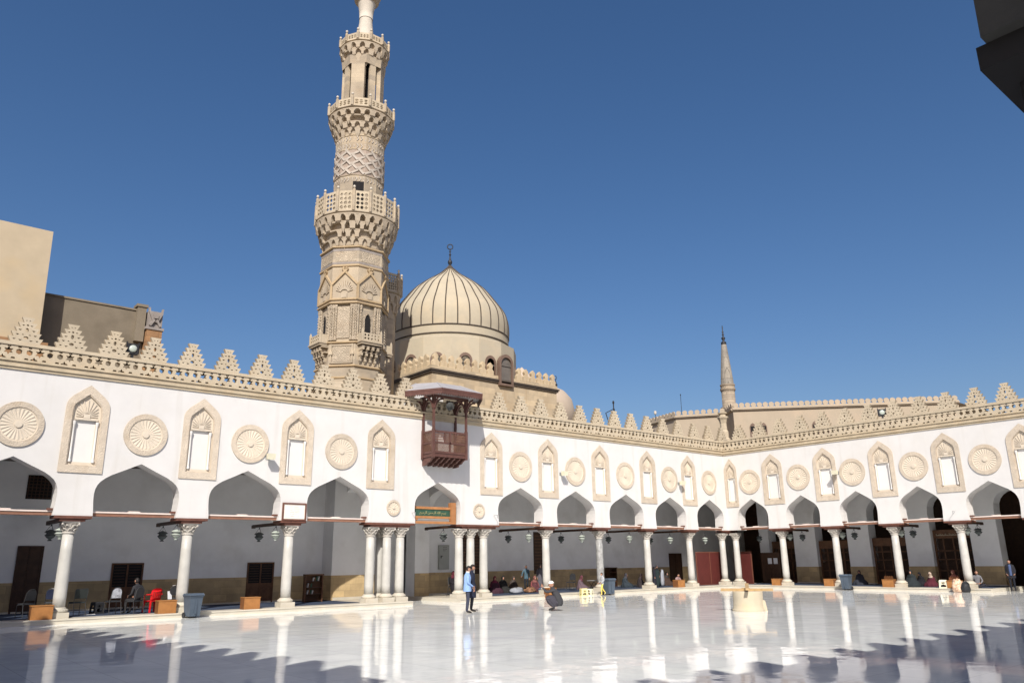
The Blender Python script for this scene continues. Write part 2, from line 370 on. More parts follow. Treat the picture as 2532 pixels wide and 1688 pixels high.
def niche_proto():
    b = MB(); inner = keel(0, 0.50, 5.45, 7.62, 8.10)
    b.plate(keel(0, 0.735, 5.19, 7.80, 8.44), [inner], -0.045, 0.0, back=False)
    mid = keel(0, 0.47, 5.47, 7.60, 8.06); inn2 = keel(0, 0.43, 5.52, 7.56, 8.0)
    b.plate([(p[0], p[1]) for p in keel(0, 0.50, 5.45, 7.62, 8.10)], [mid], -0.02, 0.10, back=False)
    o = b.build('niche', ['carved'])
    b = MB()     # hood: pointed shell with radiating flutes above the opening
    b.plate(mid, [[(-0.335, 5.58), (0.335, 5.58), (0.335, 7.13), (-0.335, 7.13)]], 0.06, 0.13, back=False, sides=False)
    b.build('hood_panel', ['stucco'], o)
    b = MB()
    for i in range(13):
        a = pi * (i + 0.0) / 12
        d = Vector((cos(a), 0, sin(a)))
        lim = 0.36 + 0.26 * max(0, sin(a)) ** 2
        p = Vector((0, 0.052, 7.27)) + d * 0.13; q = Vector((0, 0.052, 7.27)) + d * lim
        b.bar(p, q, 0.03, 0.045, up=(0, 1, 0))
    b.box((-0.11, 0.02, 7.2), (0.11, 0.07, 7.36)); b.box((-0.40, 0.02, 7.13), (0.40, 0.07, 7.19))
    b.build('shell_ribs', ['stucco'], o)
    b = MB(); b.box((-0.335, 0.125, 5.58), (0.335, 0.16, 7.13)); b.build('recess_panel', ['niche_white'], o)
    for s in (-1, 1):
        b = MB(); x = s * 0.385
        b.lathe([(0.055, 5.58), (0.055, 5.66), (0.036, 5.7), (0.036, 6.92), (0.06, 6.98), (0.062, 7.08)], 10, (x, 0.045))
        b.build('colonnette', ['niche_white'], o, smooth=True, auto=0.7)
    return o

def roundel_proto(r=0.80, flutes=24):
    b = MB(); n = flutes * 4
    def ring(rr, v, wob=0.0):
        return [(rr * cos(2 * pi * k / n), -(v + (wob if (k % 4) in (1, 2) else 0)), rr * sin(2 * pi * k / n)) for k in range(n)]
    def conn(A, B, mi):
        o = len(A); b.add(A + B, [(k, (k + 1) % o, o + (k + 1) % o, o + k) for k in range(o)], mi)
    R0 = ring(r, 0.0); R1 = ring(r, 0.055); R2 = ring(r * 0.76, 0.055); R3 = ring(r * 0.745, 0.02); R4 = ring(r * 0.69, 0.02)
    conn(R1, R0, 0); conn(R2, R1, 0); conn(R3, R2, 1); conn(R4, R3, 1)
    R5 = ring(r * 0.685, 0.012, 0.02); R6 = ring(r * 0.42, 0.004, 0.016); R7 = ring(r * 0.16, 0.012, 0.0)
    conn(R5, R4, 1); conn(R6, R5, 1); conn(R7, R6, 1)
    R8 = ring(r * 0.155, 0.05); R9 = ring(r * 0.09, 0.055); conn(R8, R7, 1); conn(R9, R8, 1)
    b.add(R9, [tuple(range(n))[::-1]], 1)
    return b.build('roundel', ['carved', 'stucco'])

MER = [(0.55, 0.0), (0.47, 0.19), (0.385, 0.37), (0.30, 0.55), (0.21, 0.74)]
def merlon_proto():
    out = []
    hts = [0.0, 0.20, 0.39, 0.57, 0.75, 0.95]; tops = [0.55, 0.475, 0.39, 0.30, 0.205]
    for i, t in enumerate(tops):
        out += [(t - 0.09, hts[i]), (t, hts[i + 1])]
    poly = out + [(-x, z) for x, z in out[::-1]]
    def tri(x, z, s, up=False):
        return [(x - s, z + (0 if up else s * .9)), (x, z + (s * .9 if up else 0)), (x + s, z + (0 if up else s * .9))]
    holes = []
    for s in (-1, 1):
        holes += [tri(s * 0.36, 0.075, 0.055), tri(s * 0.17, 0.055, 0.06), tri(s * 0.28, 0.255, 0.06), tri(s * 0.11, 0.28, 0.045, True), tri(s * 0.215, 0.43, 0.06), tri(s * 0.13, 0.615, 0.05), tri(s * 0.055, 0.81, 0.035)]
    holes.append([(0.055 * cos(a), 0.47 + 0.085 * sin(a)) for a in [2 * pi * k / 10 for k in range(10)]])
    holes.append([(0.04 * cos(a), 0.655 + 0.035 * sin(a)) for a in [2 * pi * k / 8 for k in range(8)]])
    holes.append([(0.085 * cos(a), 0.185 + 0.06 * sin(a)) for a in [2 * pi * k / 8 for k in range(8)]])
    b = MB(); b.plate(poly, holes, -0.09, 0.09)
    return b.build('merlon', ['lace'])

def frieze(b, u0, u1, w0=9.06, h=0.49, v0=-0.06, v1=0.19):
    P = 0.97; n = max(1, round((u1 - u0) / P)); P = (u1 - u0) / n
    def star(c, z, r, top=True):
        pts = [(c + (r if i % 2 == 0 else r * 0.52) * sin(pi * i / 6), z + (r if i % 2 == 0 else r * 0.52) * cos(pi * i / 6)) for i in range(12)]
        return pts[::-1]
    def hx(c, z, r): return [(c + r * cos(pi * i / 3 + pi / 6), z + r * sin(pi * i / 3 + pi / 6)) for i in range(6)]
    for i in range(n):
        a = u0 + i * P; c = a + P / 2; zz = w0 + 0.295
        holes = [star(c, zz, 0.165), hx(c - P / 3, zz, 0.108), hx(c + P / 3, zz, 0.108)]
        for k, big in ((-0.5, 0), (-1 / 6, 1), (1 / 6, 0)):
            x = c + k * P + 0.0
            if k == -0.5: x += 0.09
            q = w0 + 0.018
            if big: holes.append([(x - 0.125, q), (x + 0.125, q), (x + 0.085, q + 0.05), (x + 0.04, q + 0.055), (x, q + 0.13), (x - 0.04, q + 0.055), (x - 0.085, q + 0.05)])
            else: holes.append([(x - 0.075, q), (x + 0.075, q), (x + 0.05, q + 0.06), (x - 0.05, q + 0.06)])
        x1 = a + P; top = [(x1, w0 + h - 0.02)]
        m = 9
        sc = []
        for k in range(m):    # scalloped upper edge with notches under the coping
            x = x1 - (k + 0.5) * P / m
            sc += [(x + P / m * 0.5, w0 + h - (0.0 if k % 3 != 1 else 0.06)), (x - P / m * 0.42, w0 + h - (0.0 if k % 3 != 1 else 0.06))]
        outer = [(a, w0), (x1, w0)] + sc + ([] )
        outer.append((a, w0 + h - 0.0))
        b.plate(outer, holes, v0, v1, sides=False)
        b.box((a, v0 + .02, w0 + h - 0.0), (x1, v1 - .02, w0 + h + 0.02))

def column_proto(marble='marble', z0=0.17):
    b = MB()
    b.lathe([(0.205, 0.52), (0.212, 0.9), (0.21, 1.6), (0.20, 2.4), (0.188, 3.06)], 20)
    o = b.build('column', [marble], smooth=True)
    b = MB()
    b.box((-0.31, -0.31, z0 - .06), (0.31, 0.31, 0.36))
    b.lathe([(0.30, 0.36), (0.325, 0.40), (0.325, 0.44), (0.29, 0.47), (0.255, 0.485), (0.25, 0.51), (0.212, 0.535)], 20)
    b.build('column_base', ['plinth'], o)
    b = MB()
    b.lathe([(0.19, 3.04), (0.225, 3.06), (0.225, 3.10), (0.195, 3.115), (0.20, 3.2), (0.225, 3.3), (0.27, 3.4), (0.29, 3.42)], 16)
    for tier, (zb, zt, r0, r1, n, ph) in enumerate(((3.115, 3.25, 0.2, 0.262, 8, 0), (3.2, 3.37, 0.21, 0.31, 8, pi / 8))):
        for k in range(n):     # curling leaves
            a = 2 * pi * k / n + ph; d = Vector((cos(a), sin(a), 0)); t = Vector((-sin(a), cos(a), 0)); w = 0.075
            A = [d * (r0) + t * w * s + Vector((0, 0, zb)) for s in (-1, 1)]; B = [d * (r1 - 0.03) + t * w * .9 * s + Vector((0, 0, zt - .03)) for s in (-1, 1)]
            C = [d * (r1 + 0.03) + t * w * .5 * s + Vector((0, 0, zt)) for s in (-1, 1)]; D = [d * (r1 + 0.02) + t * w * .4 * s + Vector((0, 0, zt - .05)) for s in (-1, 1)]
            b.add([A[0], A[1], B[0], B[1], C[0], C[1], D[0], D[1]], [(0, 1, 3, 2), (2, 3, 5, 4), (4, 5, 7, 6), (0, 2, 4, 6), (1, 7, 5, 3)])
    for sx in (-1, 1):
        for sy in (-1, 1):     # corner volutes
            b.tube([(sx * 0.19, sy * 0.19, 3.3), (sx * 0.245, sy * 0.245, 3.385), (sx * 0.27, sy * 0.27, 3.40), (sx * 0.275, sy * 0.275, 3.355)], 0.032, 6)
    b.box((-0.285, -0.285, 3.415), (0.285, 0.285, 3.475))
    b.build('capital', ['capital'], o)
    return o

# ------------------------------------------------------------------ arcade wings
PROTO = {}
def wing(name, label, loc, rz, u0, u1, arches, columns, imposts, merlons, niches, roundels, ties, brackets, zcope=9.70, apex=5.645,
         thick=0.72, u_par=None, plinth=None, niche_scale=None, wallmat='plaster', timber='redwood'):
    root = thing(name, label, 'arcade', loc, rz)
    up0, up1 = u_par or (u0, u1)
    # white wall: one sheet with the arches cut out of its lower edge, holes where the niches are sunk
    outer = [(u1, 8.72), (u0, 8.72), (u0, WT)]
    for (c, half) in sorted(arches):
        outer += arch_pts(c, half, apex, WT)
    outer.append((u1, WT))
    b = MB()
    nh = []
    for nu in niches:
        k = (niche_scale or {}).get(nu, 1.0)
        nh.append([(nu + (x) * k, z) for x, z in keel(0, 0.49, 5.46, 7.61, 8.08)])
    b.plate(outer, nh, 0.0, thick, back=False, holesides=False)
    b.plate(outer[::-1], [], -thick, 0, fn=lambda u, v, w: (u, -v, w), back=False, sides=False)
    wall = b.build('wall', [wallmat], root)
    b = MB()     # stepped cornice
    b.box((up0, -0.05, 8.70), (up1, 0.3, 8.80)); b.box((up0, -0.10, 8.80), (up1, 0.3, 8.88)); b.box((up0, -0.075, 8.88), (up1, 0.3, 8.985)); b.box((up0, -0.13, 8.985), (up1, 0.3, 9.06))
    b.build('cornice', ['cornice'], root)
    b = MB(); frieze(b, up0, up1); b.build('pierced_frieze', ['lace'], root)
    b = MB(); b.box((up0, -0.10, 9.57), (up1, 0.14, 9.64)); b.box((up0, -0.075, 9.64), (up1, 0.12, zcope)); b.build('coping', ['lace'], root)
    if 'merlon' not in PROTO: PROTO['merlon'] = merlon_proto(); first_m = True
    for u in merlons:
        o = PROTO['merlon']
        if o.parent is None: o.parent = root
        else: o = copy_tree(PROTO['merlon'], root)
        put(o, (u, 0.03, zcope))
    for u in niches:
        if 'niche' not in PROTO: PROTO['niche'] = niche_proto(); o = PROTO['niche']; o.parent = root
        else: o = copy_tree(PROTO['niche'], root)
        put(o, (u, 0, 0)); k = (niche_scale or {}).get(u)
        if k: o.scale = (k, 1, 1)
    for u in roundels:
        if 'roundel' not in PROTO: PROTO['roundel'] = roundel_proto(); o = PROTO['roundel']; o.parent = root
        else: o = copy_tree(PROTO['roundel'], root)
        put(o, (u, 0, 6.77))
    for (u, v, kind) in columns:
        key = 'col_' + kind
        if key not in PROTO: PROTO[key] = column_proto(kind); o = PROTO[key]; o.parent = root
        else: o = copy_tree(PROTO[key], root)
        put(o, (u, v, 0), random.uniform(-.05, .05))
    for (a, c) in imposts:
        b = MB(); b.box((a - 0.035, -0.035, 3.57), (c + 0.035, thick + .03, WT)); b.box((a + 0.16, 0.03, 3.475), (c - 0.16, thick - .04, 3.57))
        b.build('impost', [timber], root)
    for (a, c, flip) in ties:
        b = MB(); b.box((a - .02, 0.20, 3.675), (c + .02, 0.42, 3.79)); o = b.build('tie_beam', ['tie'], root)
        b = MB(); b.box((a, 0.17, 3.79), (c, 0.44, 3.845)); m = (a + c) / 2
        b.box((m - 0.2, 0.2, 3.845), (m + 0.2, 0.36, 3.885)); b.build('batten', ['strip'], o)
        e = a if flip else c; s = 1 if flip else -1
        b = MB(); b.box((e + s * .02, 0.12, 3.845), (e + s * .2, 0.34, 3.92)); b.build('junction_box', ['redwood'], o)
    for (u, L) in brackets:
        b = MB(); b.box((u - 0.09, thick + .03, 3.53), (u + 0.09, L, 3.655)); b.box((u - 0.075, L, 3.50), (u + 0.075, L + .12, 3.64))
        b.build('lamp_beam', ['darkwood'], root)
    if plinth:
        for (a, c, v1) in plinth:
            b = MB(); b.box((a, -0.27, -0.3), (c, v1, 0.125)); b.box((a, -0.30, 0.125), (c, v1, 0.17)); b.build('plinth', ['plinth'], root)
    return root

A_arch = [(-41.95, 1.515), (-37.73, 1.515), (-33.55, 1.515), (-29.3, 1.53), (-23.93, 1.36), (-18.58, 1.57), (-14.45, 1.515), (-10.21, 1.515), (-6.05, 1.515), (-1.92, 1.45)]
A_arch = [(-46.15, 1.515)] + A_arch
cols = [(-44.05, .36, 'marble'), (-39.83, .36, 'marble'), (-35.64, .36, 'marble'), (-31.40, .36, 'marble'),
        (-27.43, .36, 'marble'), (-26.55, .36, 'marble'), (-25.83, .36, 'marble'), (-26.55, .98, 'marble'),
        (-22.40, .36, 'marble'), (-21.68, .36, 'marble'), (-20.84, .36, 'marble'), (-16.53, .36, 'marble'), (-12.33, .36, 'greymarble'),
        (-8.13, .36, 'marble'), (-3.95, .36, 'marble'), (-0.38, .36, 'marble'), (.36, -.22, 'marble')]
imp = [(-44.6, -43.5), (-40.40, -39.24), (-36.2, -35.07), (-31.95, -30.87), (-27.8, -25.33), (-22.6, -20.13), (-17.0, -15.97), (-12.93, -11.73), (-8.69, -7.57), (-4.52, -3.38), (-0.46, .9)]
ties = [(c - h * .99, c + h * .99, False) for c, h in A_arch if abs(c + 23.93) > .1]
mer = [-45.1 + 1.475 * i for i in range(13)] + [-25.95, -20.03, -18.45, -16.98, -15.45, -13.9, -12.4, -10.9, -9.4, -7.88, -6.32, -4.79, -3.06, -1.45, 0.1]
mer = [m for m in mer if not (-25.9 < m < -20.5)]
A = wing('courtyard_arcade', 'white arcade wing with a hanging wooden balcony above its middle arch', (0, 0, 0), 0, -48.0, 0.0, A_arch, cols, imp, mer,
         [-44.05, -39.81, -35.6, -31.45, -27.23, -20.59, -16.55, -12.35, -8.1, -4.02], [-41.95, -37.7, -33.55, -29.3, -18.58, -14.45, -10.2, -6.03, -1.86],
         ties, [(-44.05, 4.2), (-39.83, 4.2), (-35.64, 4.2), (-31.40, 4.2), (-22.4, 3.2), (-16.53, 4.2), (-12.33, 4.2), (-8.13, 4.2), (-3.95, 4.2)],
         plinth=[(-48, -25.45, 5.0), (-22.75, 0.0, 5.0)])
B_arch = [(1.94, 1.15), (5.54, 1.14), (9.13, 1.15), (12.72, 1.16), (16.40, 1.28), (20.1, 1.15), (23.7, 1.15), (27.3, 1.15)]
B = wing('courtyard_arcade', 'white arcade wing with tall wooden lattice screens standing behind its columns', (0, 0, 0), -pi / 2, 0.0, 31.0, B_arch,
         [(3.745, .36, 'marble'), (7.32, .36, 'marble'), (10.92, .36, 'marble'), (14.5, .36, 'marble'), (18.3, .36, 'marble'), (21.9, .36, 'marble'), (25.5, .36, 'marble')],
         [(3.1, 4.41), (6.67, 7.99), (10.28, 11.56), (13.88, 15.12), (17.7, 18.95), (21.25, 22.55), (24.85, 26.15)],
         [1.44, 3.03, 4.53, 6.05, 7.57, 9.07, 10.53, 12.05, 13.47, 14.97, 16.47, 17.96, 19.45, 20.95, 22.4, 23.9],
         [0.50, 3.69, 7.35, 10.89, 14.5, 18.3], [1.97, 5.52, 9.08, 12.7, 16.42, 20.1], [(c - h * .99, c + h * .99, True) for c, h in B_arch],
         [(3.745, 3.4), (7.32, 3.4), (10.92, 3.4), (14.5, 3.4), (18.3, 3.4)], thick=0.85, u_par=(0.0, 31), plinth=[(-.86, 15.75, 5.0)], niche_scale={0.50: 0.66})

# --- aisle walls behind wing A
def aisle_A():
    YB = 4.9
    b = MB()
    b.plate([(-48, .17), (-27.5, .17), (-27.5, 6.0), (-48, 6.0)], [], YB, YB + .4)
    b.plate([(-22.6, .0), (9.6, .0), (9.6, 6.0), (-22.6, 6.0)], [], YB, YB + .4)
    b.box((-27.5, 3.85, .17), (-24.9, 8, 6.0))          # gatehouse projection
    b.box((-22.6, 4.0, 0.0), (-21.7, 8, 6.0))
    b.box((-24.9, 5.3, 0.0), (-22.6, 5.7, 6.0))
    b.build('back_wall', ['shadeplaster'], A)
    b = MB()
    for (a, c, y) in ((-48, -27.5, YB), (-27.515, -24.9, 3.85), (-22.6, -21.69, 4.0), (-21.69, 2.0, YB)):
        b = MB(); b.box((a, y - .018, .17), (c, y + .02, 1.32)); b.build('dado', ['dado'], A)
    b = MB(); b.box((-27.518, 3.84, .17), (-27.46, 4.9, 1.32)); b.build('dado', ['dado'], A)
    b = MB(); b.box((-27.4, 3.80, .17), (-24.9, 3.9, .30)); b.box((-48, 4.85, .17), (-27.52, 4.95, .24)); b.box((-21.6, 4.85, .17), (2, 4.95, .24)); b.build('skirting', ['plinth'], A)
    b = MB(); b.box((-48, .73, 6.0), (6.0, 8.4, 6.1)); b.build('ceiling', ['ceiling'], A)
    b = MB(); b.box((-48, .3, 8.5), (.3, 8.4, 8.7)); b.build('roof', ['darkwall'], A)
    # transverse arches springing from the two triple piers
    for x in (-26.85, -21.75):
        b = MB(); c = 2.75; pts = [(.72, 6.0), (.72, 3.66)] + [(c - 2.03 * cos(t), 3.66 + 1.95 * sin(t) ** .85) for t in [pi * k / 14 for k in range(1, 14)]] + [(4.87, 3.66), (4.87, 6.0)]
        b.plate(pts, [], 0, .55, fn=lambda u, v, w, x=x: (x + v, u, w)); b.build('transverse_arch', ['shadeplaster'], A)
    # doors in the back wall
    def door(x0, x1, z1, y, glazed=True, wide=False):
        b = MB(); f = .07
        b.box((x0, y - .06, .17), (x0 + f, y + .02, z1)); b.box((x1 - f, y - .06, .17), (x1, y + .02, z1)); b.box((x0 + f, y - .06, z1 - f), (x1 - f, y + .02, z1))
        m = (x0 + x1) / 2; b.box((m - .035, y - .05, .17), (m + .035, y + .02, z1 - f))
        for (a, c) in ((x0 + f, m - .035), (m + .035, x1 - f)):
            b.box((a, y - .03, .17), (c, y + .01, 1.05)); b.box((a + .1, y - .042, .3), (c - .1, y - .03, .92))
        o = b.build('door', ['lattice' if glazed else 'darkwood'], A)
        b = MB()
        for (a, c) in ((x0 + f, m - .035), (m + .035, x1 - f)):
            b.box((a, y - .025, 1.05), (c, y - .005, z1 - f), 0)
        if glazed:
            for (a, c) in ((x0 + f, m - .035), (m + .035, x1 - f)):
                for k in range(7): b.box((a + .05, y - .045, 1.12 + k * (z1 - 1.3) / 6), (c - .05, y - .025, 1.15 + k * (z1 - 1.3) / 6), 1)
        b.build('shutter', ['black' if glazed else 'darkwood', 'darkwood'], o)
    door(-40.66, -39.74, 2.72, YB, False); door(-37.15, -35.88, 2.02, YB); door(-31.3, -30.0, 1.98, YB)
    for (x0, x1, z0, z1) in ((-18.9, -17.45, 1.2, 3.5), (-13.4, -12.55, 1.1, 3.58)):
        b = MB(); b.box((x0, YB - .05, z0), (x1, YB + .02, z1)); o = b.build('window_shutter', ['darkwood'], A)
        b = MB()
        for k in range(12): b.box((x0 + .06, YB - .07, z0 + .08 + k * (z1 - z0 - .14) / 12), (x1 - .06, YB - .05, z0 + .13 + k * (z1 - z0 - .14) / 12))
        b.build('louvre', ['lattice'], o)
    door(-0.5, .9, 2.25, YB, False)
    b = MB(); b.box((-40.66, YB - .03, 4.55), (-39.75, YB + .02, 5.5)); o = b.build('window_grille', ['black'], A)
    b = MB()
    for k in range(7):
        b.box((-40.62 + k * .14, YB - .05, 4.55), (-40.59 + k * .14, YB - .03, 5.5)); b.box((-40.66, YB - .048, 4.6 + k * .13), (-39.75, YB - .032, 4.63 + k * .13))
    b.build('grille_bars', ['darkwood'], o)
    b = MB(); b.box((-23.9, 5.0, 4.2), (-23.5, 5.05, 4.2)) if False else None
aisle_A()

# --- aisle wall behind wing B: piers with arches, timber lattice screens between them (local axes of B)
def aisle_B():
    V = 4.45
    piers = [(2.1, 3.72), (5.95, 7.42), (9.68, 11.2), (13.42, 14.9), (17.2, 18.7), (20.9, 22.4), (24.6, 26.1)]
    outer = [(31, 6.0), (-0.6, 6.0), (-0.6, .17), (0.15, .17)]
    opens = [(0.15, 2.1)] + [(piers[i][1], piers[i + 1][0]) for i in range(len(piers) - 1)]
    for i, (a, c) in enumerate(opens):
        m = (a + c) / 2; h = (c - a) / 2
        outer += [(a, .17)] if i else []
        outer += [(a, 4.35)] + [(m - h * cos(t), 4.35 + 1.15 * sin(t) ** .8) for t in [pi * k / 12 for k in range(1, 12)]] + [(c, 4.35), (c, .17)]
    outer += [(31, .17)]
    b = MB(); b.plate(outer, [], V, V + .95); b.build('inner_arcade', ['shadeplaster'], B)
    for (a, c) in piers:
        b = MB(); b.box((a - .015, V - .018, .17), (c + .015, V + .9, 1.24)); b.build('dado', ['dado'], B)
    b = MB()
    for (a, c) in piers: b.box((a - .03, V - .05, .17), (c + .03, V + .2, .24))
    b.build('skirting', ['plinth'], B)
    b = MB(); b.box((-.6, .86, 6.0), (31, 9.3, 6.08)); b.box((-4.9, 6.01, 6.0), (-.6, 9.3, 6.08)); b.build('ceiling', ['ceiling'], B)
    b = MB(); b.box((0, .3, 8.5), (31, 9, 8.7)); b.build('roof', ['darkwall'], B)
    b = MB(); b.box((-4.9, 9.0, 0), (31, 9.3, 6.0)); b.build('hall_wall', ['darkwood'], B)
    b = MB(); b.box((15.4, V + 1, 0), (31, V + 1.2, 6)) if False else None
    for i, (a, c) in enumerate(opens):
        top = [2.95, 2.9, 2.98, 3.35, 2.9, 2.95, 2.95][i]; y = V + .35
        if i == 4: continue
        b = MB(); b.box((a, y, .17), (a + .12, y + .1, top)); b.box((c - .12, y, .17), (c, y + .1, top)); b.box((a + .12, y, top - .5), (c - .12, y + .1, top)); b.box((a + .12, y, .17), (c - .12, y + .1, .35))
        for z in (.95, 1.6, 2.1): b.box((a + .12, y, z), (c - .12, y + .08, z + .06))
        for k in range(1, 4): x = a + (c - a) * k / 4; b.box((x - .035, y, .35), (x + .035, y + .085, top - .5))
        o = b.build('lattice_screen', ['lattice'], B)
        b = MB(); n = int((c - a) / .075)
        for k in range(n):
            x = a + .13 + k * (c - a - .26) / (n - 1)
            b.box((x - .012, y + .03, .35), (x + .012, y + .055, top - .5))
        b.box((a + .12, y + .085, .3), (c - .12, y + .1, 1.5)); b.build('spindles', ['darkwood'], o)
        if i == 3:
            b = MB(); rnd = random.Random(5); x = a + .2
            while x < c - .25:      # carved inscription band, worn beyond reading
                w = rnd.uniform(.05, .12); z = top - .34
                b.box((x, y - .015, z), (x + w, y, z + rnd.uniform(.02, .04))); b.box((x, y - .015, z), (x + .018, y, z + rnd.uniform(.05, .13)))
                if rnd.random() < .5: b.box((x + w * .5, y - .015, z + .08), (x + w * .5 + .025, y, z + .1))
                x += w + .015
            b.build('inscription_band', ['sundial'], o)
aisle_B()

# --- the two wings round and behind the viewer (their crests shade the near pavement)
C_wing = wing('courtyard_arcade', 'white arcade wing beyond the frame whose stepped crest shades the pavement', (-49.30, -1.0, 0), radians(90 + 6.14), -27.6, 1.0,
              [(-1.2 - 4.2 * i, 1.5) for i in range(6)], [(-3.3 - 4.2 * i, .36, 'marble') for i in range(6)], [(-3.85 - 4.2 * i, -2.75 - 4.2 * i) for i in range(6)],
              [.3 - 1.27 * i for i in range(22)], [], [], [(-2.7 - 4.2 * i, .3 - 4.2 * i, False) for i in range(6)], [], plinth=None)
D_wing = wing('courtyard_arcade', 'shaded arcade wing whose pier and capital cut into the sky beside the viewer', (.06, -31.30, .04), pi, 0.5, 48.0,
              [(44.85 - 4.2 * i, 1.5) for i in range(11)], [(46.95 - 4.2 * i, .36, 'shadewood') for i in range(11)], [(46.39 - 4.2 * i, 47.51 - 4.2 * i) for i in range(11)],
              [1.0 + 1.56 * i for i in range(30)], [], [], [(39.15 - 4.2 * i, 42.15 - 4.2 * i, False) for i in range(9)], [], plinth=None, wallmat='shadestone', timber='shadewood')
for o in D_wing.children:
    if o.name.split('.')[0] in ('cornice', 'pierced_frieze', 'coping', 'merlon'): o.location.z -= 1.2
for W, a, c in ((C_wing, -27.6, 1), (D_wing, 0.5, 48.0)):
    b = MB(); b.box((a, 5.2, 0), (c, 5.6, 8.6)); b.build('back_wall', ['shadeplaster'], W)
    b = MB(); b.box((a, .5, 8.3), (c, 5.6, 8.6)); b.build('roof', ['tanblock'], W)

# ------------------------------------------------------------------ ground
b = MB(); b.add([(-400, -400, -.06), (400, -400, -.06), (400, 400, -.06), (-400, 400, -.06)], [(0, 1, 2, 3)])
mat('dusty_ground', (0.30, 0.25, 0.19), 0.95, 0.2, 0.2); M['dust'] = MATS['dusty_ground']
g = b.build('ground', ['dust']); g['kind'] = 'structure'
b = MB(); b.add([(-52, -40, 0), (4.4, -40, 0), (4.4, 7.2, 0), (-52, 7.2, 0)], [(0, 1, 2, 3)])
g = b.build('courtyard_pavement', ['floor']); g['kind'] = 'structure'
b = MB(); b.box((-47, .55, .172), (-27.6, 4.7, .182)); tag(b.build('carpet', ['carpet']), 'dark blue carpet under the plastic chairs and bookcase', 'carpet')
b = MB(); b.box((-20.3, .62, .172), (-.3, 4.7, .182)); tag(b.build('carpet', ['carpet']), 'dark blue carpet under the people sitting against the stone dado', 'carpet')
b = MB(); b.box((.75, -15.4, .172), (4.3, -.3, .182)); tag(b.build('carpet', ['carpet']), 'dark carpet in front of the wooden lattice screens', 'carpet')

